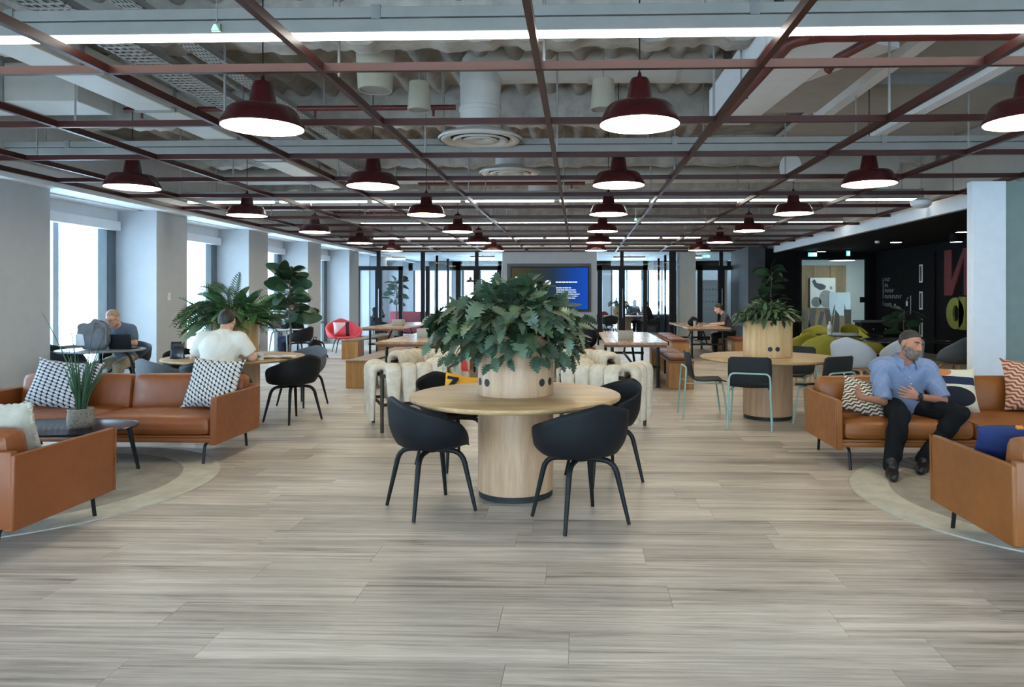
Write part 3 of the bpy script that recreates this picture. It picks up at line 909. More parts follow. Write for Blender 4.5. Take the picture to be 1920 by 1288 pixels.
round_table('pale oak round pedestal table in the middle foreground', (*CT, 0))
round_table('pale oak round pedestal table on the right with mint legged chairs around it', (*RT, 0), 1.62, .29)
round_table('oak round table on the left where the man in the white shirt sits', (*LT, 0), 1.60, .28)
D_ = math.radians
planter('pale oak cylinder planter standing on the middle foreground table', (*CT, .742), [D_(208), D_(228), D_(317), D_(337)])
planter('oak cylinder planter with two dark holes on the right round table', (*RT, .742), [D_(261), D_(278), D_(90), D_(70)], 'oakv2', .29)
planter('oak cylinder planter behind the man in the white shirt', (LT[0] - .03, LT[1] + .1, .742), [D_(20), D_(40)], 'oakv2', .26)

# ---------------------------------------------------------------- bucket armchair
def shell_fn(W=.292, BF=.235, BB=.255, z0=.445, hs=(0, 0, .10, .195, .235, .30, .355)):
    deg = np.array([0, 42, 60, 80, 102, 135, 180.])
    aa = np.linspace(0, 180, 181)
    hh = np.interp(aa, deg, hs)
    ker = np.ones(15) / 15
    hh = np.convolve(np.concatenate([hh[7:0:-1], hh, hh[-2:-9:-1]]), ker, 'valid')
    def fn(u, v):
        th = 2 * PI * u - PI                     # 0 = front
        a = abs(math.degrees(th)); h = float(np.interp(a, aa, hh))
        s_, c_ = math.sin(th), math.cos(th)
        b = BF if c_ > 0 else BB
        p = 2.35
        R = 1 / ((abs(s_) / W) ** p + (abs(c_) / b) ** p) ** (1 / p)
        t = v
        if t < .42:
            r = R * .74 * (t / .42); z = z0 - .022 * (1 - (t / .42) ** 2)
        else:
            w_ = (t - .42) / .58
            wall = min(1, h / .18)
            r = R * (.74 + .26 * math.sin(min(1, w_ * 1.6) * PI / 2)) + R * .10 * w_ * wall
            z = z0 + h * (max(0, w_ - .10) / .90) ** 1.15 - (.010 * w_ * w_ * max(0, 1 - 2.5 * wall))
        return (r * s_, -r * c_, z)
    return fn
SHM = B().grid(shell_fn(), 56, 18, cu=True).mesh('shell', 80)
SHM_DEEP = B().grid(shell_fn(.285, .25, .26, .44, (0, .01, .10, .19, .26, .37, .45)), 56, 18, cu=True).mesh('shell', 80)
def add_shell(parent, me, mat, th=.008):
    o = mobj('shell', me, mat, parent)
    sd = o.modifiers.new('solid', 'SOLIDIFY'); sd.thickness = th; sd.offset = -1
    return o
def legs4(parent, mat, foot=(.235, .225), rad=.0165, top=.405, hub=(.10, .09)):
    for sx, sy in ((-1, -1), (1, -1), (-1, 1), (1, 1)):
        P = arc([(sx * foot[0], sy * foot[1], .004), (sx * foot[0] * .70, sy * foot[1] * .70, top), (sx * .035, sy * .03, top + .006)], .085, 5)
        R = [rad * (.72 + .38 * min(1, p[2] / .3)) for p in P]
        B().tube(P, R, 10).obj('leg', mat, parent)
def bucket_chair(label, loc, rz, shell='shell', leg='blackleg', me=None, group=None, name='bucket_chair'):
    c = root(name, label, 'chair', loc, rz, group)
    add_shell(c, me or SHM, shell, .008 if shell == 'shell' else .022)
    legs4(c, leg)
    B().lathe([(.0, .398), (.06, .398), (.07, .408), (.05, .425), (0, .428)], 16).obj('hub', leg, c)
    return c
def face(frm, to):            # rotation so that local -Y points from frm to to
    return math.atan2(to[1] - frm[1], to[0] - frm[0]) + PI / 2
G1 = 'black bucket armchairs at the oak tables'
C0 = bucket_chair('black bucket armchair at the middle table, front right with its back to us', (0.0, 4.60, 0), face((0, 4.6), CT) - .12, group=G1)
copytree(C0, (-1.03, 4.84, 0), face((-1.03, 4.84), CT) + .02, 'black bucket armchair at the middle table, front left')
copytree(C0, (.19, 5.66, 0), face((.19, 5.66), CT) - .1, 'black bucket armchair tucked in at the right rear of the middle table')
copytree(C0, (-1.10, 6.10, 0), face((-1.10, 6.1), CT) + .2, 'black bucket armchair behind the middle table holding the amber cushion')
copytree(C0, (-3.38, 8.20, 0), face((-3.38, 8.20), LT) - .25, 'black bucket armchair at the right of the left oak table, nearest the aisle')
copytree(C0, (-3.92, 7.42, 0), PI, 'black bucket armchair under the man in the white shirt')
copytree(C0, (-4.62, 7.74, 0), face((-4.62, 7.74), LT) + .1, 'dark bucket armchair left of the man in the white shirt', swap={'shell': 'dkgrey'})
copytree(C0, (-5.05, 9.0, 0), face((-5.05, 9.0), LT), 'black bucket armchair behind the left oak table, beside the tablet')
copytree(C0, (-3.75, 9.42, 0), face((-3.75, 9.42), LT), 'grey seated bucket armchair behind the left oak table by the papers', swap={'shell': 'dkgrey'})

# ---------------------------------------------------------------- mint legged shell chairs
def mint_chair(label, loc, rz):
    c = root('tube_leg_chair', label, 'chair', loc, rz, 'charcoal shell chairs with mint tube legs')
    prof = [(-.22, .440), (-.20, .452), (-.10, .452), (.04, .446), (.13, .452), (.185, .49), (.21, .56), (.228, .66), (.245, .78), (.25, .80)]
    P = arc([(0, y, z) for y, z in prof], .05, 2)
    m = len(P)
    def fn(u, v):
        i = u * (m - 1); k = min(int(i), m - 2); f = i - k
        p = P[k] * (1 - f) + P[k + 1] * f
        h = p[2]; wv = .225 if h < .47 else .225 + .01 * math.sin((h - .47) * 9)
        e = min(1, (1 - u) * 10) * min(1, u * 14 + .55)
        wv *= (1 - .16 * (1 - min(1, e)) ** 2)
        x = (v * 2 - 1) * wv
        return (x, p[1] - (.03 * (v * 2 - 1) ** 2 if h > .5 else 0), h + (.012 * (v * 2 - 1) ** 2 if h < .5 else 0))
    o = B().grid(fn, 34, 12).obj('shell', 'felt', c, ang=80)
    sd = o.modifiers.new('solid', 'SOLIDIFY'); sd.thickness = .012; sd.offset = 0
    B().tube(arc([(-.235, .30, .006), (-.215, .255, .62), (.215, .255, .62), (.235, .30, .006)], .06, 5), .0105, 10).obj('rear_frame', 'mint', c)
    B().tube(arc([(-.235, -.23, .006), (-.205, -.17, .432), (.205, -.17, .432), (.235, -.23, .006)], .05, 5), .0105, 10).obj('front_frame', 'mint', c)
    for sx in (-1, 1):
        B().tube([(sx * .195, -.17, .43), (sx * .212, .262, .43)], .009, 8).obj('side_rail', 'mint', c)
    return c
mint_chair('charcoal shell chair with mint legs at the left end of the right oak table', (1.53, 8.66, 0), face((1.53, 8.66), RT) + .05)
q = mint_chair('charcoal shell chair with mint legs, its back to us at the right oak table', (1.93, 8.02, 0), face((1.93, 8.02), RT) + .25)
mint_chair('charcoal shell chair with mint legs at the right oak table beside the leather sofa', (2.78, 8.12, 0), face((2.78, 8.12), RT) - .25)
mint_chair('charcoal shell chair with mint legs on the far side of the right oak table', (2.80, 9.35, 0), face((2.8, 9.35), RT))

# ---------------------------------------------------------------- leather sofas
def sofa(label, loc, rz, W=2.30, mat='leather'):
    s = root('leather_sofa', label, 'sofa', loc, rz)
    hw = W / 2
    B().rbox((0, 0, .215), (W - .10, .80, .045), .012, 4).obj('base_frame', mat, s)
    B().rbox((0, -.005, .247), (W - .09, .80, .022), .010, 4).obj('piping', mat, s)
    for sx in (-1, 1):
        a = B()
        # arm panel: thin upholstered board, slightly splayed, with a softly cut top edge
        prof = [(-.42, .175), (.42, .175), (.42, .60), (-.40, .60), (-.42, .585)]
        vs = [(sx * (hw + .018 * (z - .2)), y, z) for y, z in prof] + [(sx * (hw - .055 + .018 * (z - .2)), y, z - (.012 if z > .5 else 0)) for y, z in prof]
        m = len(prof)
        a.add(vs, [tuple(range(m)), tuple(range(m, 2 * m))[::-1]] + [(i, (i + 1) % m, m + (i + 1) % m, m + i) for i in range(m)])
        ap = a.obj('arm_panel', mat, s, bev=.010)
        B().tube([(sx * (hw + .004), -.418, .18), (sx * (hw + .010), -.418, .59)], .006, 6).obj('arm_seam', mat, ap)
    B().rbox((0, .395, .40), (W - .02, .055, .43), .014, 4).obj('back_panel', mat, s)
    for sx in (-1, 1):
        cx = sx * (W / 4 - .03)
        B().rbox((cx, -.05, .335), (W / 2 - .062, .74, .155), .050, 9, puff=(0, .012, .022)).obj('seat_cushion', mat, s)
        B().rbox((cx, .285, .535), (W / 2 - .062, .17, .36), .055, 9, puff=(0, .030, .012), rx=-.16).obj('back_cushion', mat, s)
    for sx in (-1, 1):
        for sy in (-1, 1):
            P = arc([(sx * (hw - .12), sy * .22, .19), (sx * (hw - .12), sy * .37, .178), (sx * (hw - .12), sy * .40, .003)], .04, 4)
            B().tube(P, .0105, 10, flat=1.25).obj('leg', 'blackmetal', s)
    return s
sofa('tan leather sofa at the left facing us, with two knitted cushions', (-4.30, 6.42, 0), 0)
sofa('tan leather sofa cut off at the left edge, nearest us and seen from its side', (-4.24, 4.17, 0), PI)
sofa('tan leather sofa at the right on which the bearded man sits', (3.31, 6.40, 0), 0, mat='leather2')
sofa('tan leather sofa in the near right corner, holding the navy cushion', (3.37, 4.09, 0), PI, mat='leather2')

# ---------------------------------------------------------------- rugs
def rug_mat(name, grooves):
    t = NT(name)
    x, y, z = t.xyz()
    r = t.math('SQRT', t.math('ADD', t.math('POWER', x, 2.0), t.math('POWER', y, 2.0)))
    ring = t.math('GREATER_THAN', r, 1.10)
    c1 = t.ramp(t.noise(4, 5), [(.3, hexc('877f74')), (.7, hexc('a79f92'))])
    c2 = t.ramp(t.noise(6, 5), [(.3, hexc('b0aa9a')), (.7, hexc('cbc5b4'))])
    c = t.mix(ring, c1, c2)
    if grooves:
        a = t.math('ARCTAN2', y, x)
        dx = t.math('SUBTRACT', x, -.1); dy = t.math('SUBTRACT', y, -1.5)
        rr2 = t.math('SQRT', t.math('ADD', t.math('POWER', dx, 2.0), t.math('POWER', dy, 2.0)))
        w_ = t.math('LESS_THAN', t.math('FRACT', t.math('MULTIPLY', rr2, 8.0)), .22)
        near = t.math('LESS_THAN', rr2, 1.0)
        c = t.mix(t.math('MULTIPLY', t.math('MULTIPLY', w_, near), .55), c, hexc('6f685d'))
        dx = t.math('SUBTRACT', x, .1); dy = t.math('SUBTRACT', y, 1.2)
        r3 = t.math('SQRT', t.math('ADD', t.math('POWER', dx, 2.0), t.math('POWER', dy, 2.0)))
        w3 = t.math('MULTIPLY', t.math('LESS_THAN', t.math('FRACT', t.math('MULTIPLY', r3, 9.0)), .2), t.math('LESS_THAN', r3, 1.1))
        c = t.mix(t.math('MULTIPLY', w3, .5), c, hexc('5f594f'))
    t.bump(t.noise(160, 3), .5, .004)
    return t.fin(c, .95)
MT['rug1'] = rug_mat('grey_wool_rug', False); MT['rug2'] = rug_mat('grooved_wool_rug', True)
MT['rugedge'] = plain('rug_binding', hexc('b3ad9f'), .9)
def rug(label, loc, R, m):
    r = root('round_rug', label, 'rug', loc)
    B().lathe([(R, 0), (R - .002, .008), (R - .02, .012), (0, .012)], 96).obj('pile', m, r)
    B().lathe([(R + .006, .0), (R + .007, .008), (R, .011), (R - .004, .006)], 96).obj('binding', 'rugedge', r)
rug('round pale grey wool rug at the left under the coffee table', (-4.30, 5.30, 0), 1.38, 'rug1')
rug('round cream wool rug with grooved arcs at the right under the man\'s feet', (3.43, 5.16, 0), 1.38, 'rug2')

# ---------------------------------------------------------------- coffee table
ct = root('coffee_table', 'black lacquered oval coffee table carrying the potted snake plant', 'table', (-4.22, 5.56, 0))
def ov(a, b, z): return [(a * math.copysign(abs(math.cos(t)) ** .8, math.cos(t)), b * math.copysign(abs(math.sin(t)) ** .8, math.sin(t)), z) for t in np.linspace(0, 2 * PI, 49)[:-1]]
b = B(); m = 48
for i, (a, bb, z) in enumerate(((.55, .33, .392), (.60, .375, .400), (.605, .38, .412), (.60, .376, .418), (.585, .362, .414))):
    b.v.append(np.array(ov(a, bb, z))); b.n += m
for i in range(4): b.f += [(i * m + k, i * m + (k + 1) % m, (i + 1) * m + (k + 1) % m, (i + 1) * m + k) for k in range(m)]
b.f += [tuple(range(m))[::-1], tuple(4 * m + k for k in range(m))]
b.obj('tray_top', 'blacktop', ct, ang=50)
for sx, sy in ((-1, -1), (1, -1), (-1, 1), (1, 1)):
    B().tube([(sx * .43, sy * .24, .395), (sx * .50, sy * .27, .012)], [.020, .013], 10).obj('leg', 'blackleg', ct)
b = B().lathe([(0, 0), (.20, .0), (.21, .012), (.20, .018), (0, .018)], 32)
st = root('side_tray', 'small black round stool top half hidden behind the leather arm at the left', 'stool', (-3.62, 5.05, .22))
b.obj('tray_top', 'blacktop', st)
B().cyl((0, 0, -.208), (0, 0, 0), .02, 10).obj('stem', 'blackmetal', st)
B().lathe([(0, -.208), (.13, -.208), (.12, -.195), (.02, -.19)], 24).obj('foot', 'blackmetal', st)

# ---------------------------------------------------------------- long plank tables and benches
def long_table(label, x0, x1, y0, y1):
    t = root('plank_table', label, 'table', ((x0 + x1) / 2, y0, 0))
    w_ = x1 - x0; L = y1 - y0; n_ = 5; pw = w_ / n_
    me = B().b2((-pw / 2 + .002, 0, .70), (pw / 2 - .002, L, .74)).mesh('plank', 0)
    for i in range(n_):
        o = mobj('plank', me, 'plank', t, (-w_ / 2 + pw * (i + .5), 0, 0), bev=.004)
    B().b2((-w_ / 2 + .02, .02, .662), (w_ / 2 - .02, .07, .70)).obj('apron', 'apron', t, ang=0)
    B().b2((-w_ / 2 + .02, L - .07, .662), (w_ / 2 - .02, L - .02, .70)).obj('apron', 'apron', t, ang=0)
    for yy in (.22, L - .22):
        for sx in (-1, 1):
            lb = B().cyl((sx * .37, yy, .01), (sx * .37, yy, .70), .027, 12)
            lb.lathe([(.05, .0), (.05, .008), (.03, .012), (.03, .03)], 14, (sx * .37, yy, 0)).lathe([(.027, .30), (.037, .305), (.037, .35), (.027, .355)], 14, (sx * .37, yy, 0))
            lb.obj('leg', 'blackmetal', t)
        B().cyl((-.37, yy, .33), (.37, yy, .33), .024, 12).obj('cross_rail', 'blackmetal', t)
    B().cyl((0, .22, .33), (0, L - .22, .33), .024, 12).obj('spine_rail', 'blackmetal', t)
    for yy, s_ in ((.22, 1), (L - .22, -1)):
        B().cyl((0, yy + s_ * .05, .34), (0, yy + s_ * .75, .70), .02, 10).obj('brace', 'blackmetal', t)
    return t
T1 = long_table('long plank topped pipe leg table right of the middle plant', .39, 1.40, 11.2, 14.55)
T2 = long_table('long plank table at the far right where the woman writes', 2.54, 3.56, 16.7, 20.1)
T3 = long_table('long plank topped table left of the middle plant', -3.29, -2.28, 11.2, 14.55)
T4 = long_table('long plank table at the far left beyond the first one', -5.19, -4.17, 16.6, 20.1)
def bench(label, x0, x1, y0, L, pads):
    t = root('box_end_bench', label, 'bench', ((x0 + x1) / 2, y0, 0))
    w_ = x1 - x0
    for yy in (.0, L - .42):
        for sx in (-1, 1):
            B().b2((sx * w_ / 4 - w_ / 4 + .001, yy, .004), (sx * w_ / 4 + w_ / 4 - .001, yy + .035, .412)).obj('end_board', 'bench', t, bev=.003, ang=0)
            B().b2((sx * (w_ / 2 - .035), yy + .035, .004), (sx * w_ / 2, yy + .42, .412)).obj('side_board', 'bench', t, ang=0)
    me = B().b2((-w_ / 4 + .001, -.01, .412), (w_ / 4 - .001, L + .01, .447)).mesh('seat_plank', 0)
    for sx in (-1, 1): mobj('seat_plank', me, 'benchtop' if not pads else 'apron', t, (sx * w_ / 4, 0, 0), bev=.003)
    for yy in (1.0, L - 1.0):
        B().cyl((0, yy, .01), (0, yy, .412), .022, 10).obj('centre_leg', 'blackmetal', t)
    for i in range(pads):
        pl_ = (L - .1) / pads
        B().rbox((0, .05 + pl_ * (i + .5), .472), (w_ - .05, pl_ - .04, .05), .018, 5, puff=(0, 0, .008)).obj('seat_pad', 'pad', t)
    return t
bench('oak bench with leather pads at the right of the right plank table', 1.42, 1.81, 11.2, 3.2, 3)
bench('oak bench with leather pads at the left of the right plank table', -.07, .33, 11.2, 3.2, 3)
bench('oak bench with leather pads on the near side of the far right table', 2.09, 2.49, 16.1, 3.2, 3)
bench('oak bench with leather pads under the writing woman', 3.62, 4.02, 16.5, 3.2, 3)
bench('bare oak bench at the left of the left plank table', -3.74, -3.34, 11.15, 3.2, 0)
bench('bare oak bench between the left plank table and the plant', -2.22, -1.83, 11.3, 3.2, 0)
bench('oak bench left of the far left plank table, beside the coral chair', -5.60, -5.21, 16.4, 3.2, 0)
bench('oak bench with leather pads right of the far left plank table', -4.10, -3.72, 16.5, 3.2, 3)
def card_box(label, loc, w_=.25, h=.15):
    r = root('tabletop_planter', label, 'planter', loc)
    b = B().rbox((0, 0, h / 2), (w_, w_, h), .006, 4)
    b.obj('box_body', 'card', r)
    B().b2((-w_ / 2 + .015, -w_ / 2 + .015, h - .002), (w_ / 2 - .015, w_ / 2 - .015, h + .002)).obj('gravel', 'stone', r)
card_box('square grey planter box on the right plank table', (pxX(1173, 11.9), 11.9, .741))
card_box('square grey planter box on the left plank table', (pxX(797, 12.7), 12.7, .741))
card_box('square grey planter box on the far left plank table', (pxX(747, 17.8), 17.8, .741), .27)

# ---------------------------------------------------------------- fleece lounge chairs
def lounge(label, loc, rz, nch=4):
    c = root('fleece_lounge_chair', label, 'chair', loc, rz)
    W, D, H = .76, .72, .72
    # dark timber frame
    for sx in (-1, 1):
        for sy in (-1, 1):
            B().cyl((sx * (W / 2 - .02), sy * (D / 2 - .02), .004), (sx * (W / 2 - .02), sy * (D / 2 - .02), H - .10), .020, 10).obj('leg', 'walnut', c)
        B().cyl((sx * (W / 2 - .02), -D / 2, H - .11), (sx * (W / 2 - .02), D / 2, H - .11), .020, 10).obj('arm_rail', 'walnut', c)
        B().cyl((sx * (W / 2 - .02), -D / 2, .30), (sx * (W / 2 - .02), D / 2, .30), .018, 10).obj('side_rail', 'walnut', c)
    for sy in (-1, 1):
        B().cyl((-W / 2, sy * (D / 2 - .02), .30), (W / 2, sy * (D / 2 - .02), .30), .018, 10).obj('cross_rail', 'walnut', c)
    B().cyl((-W / 2, D / 2 - .02, H - .11), (W / 2, D / 2 - .02, H - .11), .020, 10).obj('back_rail', 'walnut', c)
    B().rbox((0, -.02, .37), (W - .22, D - .20, .16), .06, 8, puff=(0, 0, .03)).obj('seat_cushion', 'fleece', c)
    def drape(base, nrm, tang, wid, n, name, zin, zout):
        base = np.array(base, float); nrm = np.array(nrm, float); tang = np.array(tang, float)
        for i in range(n):
            o = base + tang * (wid * ((i + .5) / n - .5))
            r = wid / n / 2 * 1.03
            P = arc([o - nrm * .105 + np.array((0, 0, zin)), o - nrm * .095 + np.array((0, 0, H - .02)), o + nrm * .075 + np.array((0, 0, H - .015)), o + nrm * .085 + np.array((0, 0, zout))], .09, 6)
            m = len(P); T0 = .042
            vs = B()
            b = B(); b.tube(P, [T0 * (.55 if k in (0, m - 1) else 1) for k in range(m)], 12)
            V = b.v[0]
            # widen each channel along the tangent
            ctr = np.repeat(np.array(P), 12, axis=0)
            d = V - ctr; along = d @ tang; per = d - np.outer(along, tang)
            q = np.clip(along / T0, -1, 1)
            q2 = np.sign(q) * np.abs(q) ** .62
            V = ctr + per * (1 + .12 * (1 - q[:, None] ** 2)) + np.outer(q2 * r, tang)
            b.v[0] = V
            b.obj(name, 'fleece', c, ang=80)
    drape((0, D / 2 - .02, 0), (0, 1, 0), (1, 0, 0), W - .10, nch, 'back_channel', .40, .34)
    for sx in (-1, 1):
        drape((sx * (W / 2 - .02), -.03, 0), (sx, 0, 0), (0, 1, 0), D - .12, 3, 'arm_channel', .40, .12)
    return c
lounge('cream fleece lounge chair behind the middle table at its left, draped over a dark frame', (-1.93, 7.95, 0), PI + .42)
lounge('cream fleece lounge chair at the left, farther back than the draped one', (-2.02, 9.45, 0), -.35)
lounge('cream fleece lounge chair behind the middle table at its right', (.27, 7.85, 0), PI - .42)
lounge('cream fleece lounge chair at the right, farther back behind the other', (-.02, 9.3, 0), .3)
# ---------------------------------------------------------------- leaves
def leaf_mesh(name, halfw, n=14, curve=-.22, fold=.16, ang=60):
    """unit length leaf along +Y, halfw(t) gives half width, folded along the midrib and drooping to the tip"""
    b = B(); vs = []
    for i in range(n + 1):
        t = i / n; w_ = halfw(t)
        z = curve * t * t
        vs += [(-w_, t - abs(w_) * .12, z + fold * w_), (0, t, z), (w_, t - abs(w_) * .12, z + fold * w_)]
    fs = []
    for i in range(n):
        a = i * 3; c = a + 3
        fs += [(a, a + 1, c + 1, c), (a + 1, a + 2, c + 2, c + 1)]
    return b.add(vs, fs).mesh(name, ang)
def lobed(t):
    env = math.sin(PI * min(1, t * .93 + .05)) ** .8
    k = (t * 6.5) % 1
    lob = .20 + .80 * (math.sin(PI * k) ** .8)
    return .42 * env * lob + .014
LOB = [leaf_mesh('leaf', lobed, 22, -.25, .18), leaf_mesh('leaf', lobed, 22, -.55, .30), leaf_mesh('leaf', lobed, 22, .05, .1)]
OVAL = [leaf_mesh('leaf', lambda t: .17 * math.sin(PI * min(1, t * .96 + .02)) ** .8 + .003, 7, c) for c in (-.2, -.5)]
FID = [leaf_mesh('leaf', lambda t: (.20 + .18 * t) * math.sin(PI * min(1, t * .95 + .03)) ** .55 + .004, 10, c, .22) for c in (-.25, -.6)]
def frond_mesh(np_=11, curve=-.45, name='leaf'):
    b = B()
    for i in range(np_):
        t = .14 + .84 * i / (np_ - 1)
        L = .30 * math.sin(PI * min(1, t * .85 + .15)) ** .8 + .05
        z = curve * t * t
        for sx in (-1, 1):
            d = np.array((sx * math.cos(.55), math.sin(.55), -.12)); o = np.array((0, t, z))
            nrm = np.array((-d[1] * sx, d[0] * sx, 0)) * .026
            nrm = np.array((-d[1], d[0], 0)) * .030
            b.add([o - nrm * .4, o + d * L * .5 - nrm, o + d * L, o + d * L * .5 + nrm + (0, 0, .012), o + nrm * .4], [(0, 1, 3, 4), (1, 2, 3)])
    b.tube([(0, t, curve * t * t) for t in np.linspace(0, 1, 7)], [.012 * (1 - .8 * t) for t in np.linspace(0, 1, 7)], 4)
    return b.mesh(name, 0)
FRO = [frond_mesh(11, -.25), frond_mesh(12, -.55)]

def place_leaf(parent, me, mat, base, d, size, roll=0.0, name='leaf'):
    d = Vector(d).normalized()
    up = Vector((0, 0, 1))
    x = d.cross(up)
    if x.length < .08: x = Vector((1, 0, 0))
    x.normalize(); z = x.cross(d).normalized()
    R = Matrix((x, d, z)).transposed() @ Matrix.Rotation(roll, 3, 'Y')
    o = mobj(name, me, mat, parent)
    o.rotation_euler = R.to_euler(); o.location = base; o.scale = (size, size, size)
    return o
def bushy(label, loc, n, rx, rz_up, rz_dn, meshes, mats, size, rim, seed, name='potted_plant', lean=(0, 0), droop=.5, bias=None, inner=0):
    rg = random.Random(seed)
    p = root(name, label, 'plant', loc)
    st = B()
    for i in range(n):
        az = rg.uniform(0, 2 * PI); u = rg.random()
        el = math.asin(-.42 + 1.40 * u if u < 1 else .98) if -.42 + 1.40 * u < .99 else 1.45
        rho = rg.uniform(.50, 1.0) ** .7
        rz = rz_up if el > 0 else rz_dn
        sx = bias(az) if bias else 1
        tip = Vector((rx * sx * rho * math.cos(el) * math.cos(az) + lean[0] * rho, rx * sx * rho * math.cos(el) * math.sin(az) + lean[1] * rho, rz * rho * math.sin(el) + .04))
        if tip.z > .12: tip.z *= 1 - .45 * (math.hypot(tip.x, tip.y) / rx) ** 2
        hr = math.hypot(tip.x, tip.y)
        if hr < rim + .05 and tip.z < .06: tip.z = .06 + .1 * rg.random()
        dirv = tip.copy(); dirv.z += .1; dirv.normalize()
        dirv = dirv + Vector((rg.uniform(-.45, .45), rg.uniform(-.45, .45), rg.uniform(-.3, .25) - droop * (hr / rx) ** 2))
        L = size * rg.uniform(.75, 1.3)
        base = tip - dirv.normalized() * L * .75
        if math.hypot(base.x, base.y) < rim and base.z < .03: base.z = .03
        place_leaf(p, rg.choice(meshes), rg.choice(mats), base, dirv, L, rg.uniform(-.5, .5))
        k = rim * .55
        s0 = Vector((k * math.cos(az) * rg.random(), k * math.sin(az) * rg.random(), -.02))
        mid = (s0 + base) / 2; mid.z += .10 * (1 if el > 0 else 1.6); 
        if math.hypot(mid.x, mid.y) < rim + .05: mid.z = max(mid.z, .05)
        st.tube([s0, mid, base], [.006, .005, .004], 4, False)
    o = st.obj('stalk', 'stemgreen', p); o['kind'] = 'stuff'
    if inner:
        b = B(); LV = []
        for me in meshes:
            v = np.array([q.co[:] for q in me.vertices]); LV.append((v, [tuple(f.vertices) for f in me.polygons]))
        for i in range(inner):
            az = rg.uniform(0, 2 * PI); el = rg.uniform(-.75, 1.35); rho = rg.uniform(.55, 1.02)
            rz = rz_up if el > 0 else rz_dn
            k = bias(az) if bias else 1
            if el < 0: k *= 1.0
            tip = Vector((rx * k * rho * math.cos(el) * math.cos(az) + lean[0], rx * k * rho * math.cos(el) * math.sin(az), rz * rho * math.sin(el) + .03))
            if tip.z > .12: tip.z *= 1 - .45 * (math.hypot(tip.x, tip.y) / rx) ** 2
            hr = math.hypot(tip.x, tip.y)
            if hr < rim + .06 and tip.z < .05: tip.z = .05 + .1 * rg.random()
            d = (tip.normalized() + Vector((rg.uniform(-.6, .6), rg.uniform(-.6, .6), rg.uniform(-.4, .3) - droop * (hr / rx) ** 2))).normalized()
            x = d.cross(Vector((0, 0, 1))); x.normalize(); z = x.cross(d)
            R = np.array(Matrix((x, d, z)).transposed() @ Matrix.Rotation(rg.uniform(-.7, .7), 3, 'Y'))
            v, f = rg.choice(LV); L = size * rg.uniform(.55, .95)
            b.add(v @ R.T * L + np.array(tip - d * L * .7), f)
        o = b.obj('foliage', mats[0], p, ang=60); o['kind'] = 'stuff'
    return p
bushy('big bushy plant with lobed blue green leaves spilling over the middle planter', (CT[0], CT[1], 1.18), 300, .62, .44, .42, LOB, ['leafblue', 'leafdark', 'leafmid', 'leafblue', 'leafdark'], .145, .27, 11, 'lobed_leaf_plant', (-.02, 0), .75,
      lambda az: 1.04 + .05 * math.cos(az - PI), 520)
bushy('leafy low plant with slim pointed leaves in the right table planter', (RT[0], RT[1], 1.175), 230, .44, .26, .16, OVAL, ['leafmid', 'leafdark', 'leafblue'], .135, .27, 12, 'leafy_plant', (0, 0), .6, None, 200)
bushy('tall mixed fern and leafy plant in the planter behind the man in white', (LT[0] - .05, LT[1] + .1, 1.175), 190, .62, .50, .30, FRO + FRO + OVAL, ['leafdark', 'leaffern', 'leaffern', 'leafmid'], .30, .25, 13, 'fern_plant', (-.06, 0), .5)
for (px, Y, zt) in ((1173, 11.9, .89), (797, 12.7, .89), (747, 17.8, .89)):
    pass

def fiddle(label, x, y, z0, h, n, size, seed, mat='leafdark', crown=.45, pot=True):
    rg = random.Random(seed)
    p = root('fiddle_leaf_tree', label, 'plant', (x, y, z0))
    zb = .28 if pot else .0
    tr = [(0, 0, zb), (.02, .01, h * .4), (-.01, 0, h * .65), (.02, 0, h * .92)]
    B().tube(tr, [.028, .022, .018, .010], 8).obj('trunk', 'bark', p)
    if pot:
        B().lathe([(.0, .0), (.15, .0), (.19, .30), (.18, .31), (.165, .28), (0, .27)], 24).obj('pot', 'card', p)
    for i in range(n):
        t = (i + .5) / n
        zz = h * (1 - crown) + h * crown * t * .95
        az = i * 2.4 + rg.uniform(-.4, .4); el = rg.uniform(-.25, .6) + .5 * t
        d = (math.cos(az) * math.cos(el), math.sin(az) * math.cos(el), math.sin(el) * .8)
        rr_ = rg.uniform(.03, .16) * (1.2 - .4 * t)
        o = (d[0] * rr_, d[1] * rr_, zz)
        place_leaf(p, rg.choice(FID), mat, o, d, size * rg.uniform(.75, 1.2), rg.uniform(-1.35, 1.35))
        B().tube([(0, 0, zz - .04), o], .006, 4).obj('twig', 'bark', p)
    return p
fiddle('tall fiddle leaf tree by the windows between two pale piers', pxX(543, 13.4), 13.4, 0, 2.00, 54, .38, 21, crown=.50)
fiddle('slim fiddle leaf tree behind the left glass doors', pxX(743, 25.4), 25.4, 0, 2.15, 30, .34, 22, crown=.42)
fiddle('dark fiddle leaf tree standing against the black wall behind the right planter', pxX(1446, 19.5), 19.5, 0, 2.35, 30, .36, 23, crown=.5)
fiddle('small dark plant by the black cabinet near the lounge doors', pxX(1695, 16.6), 16.6, 0, 1.25, 16, .34, 24, crown=.55)
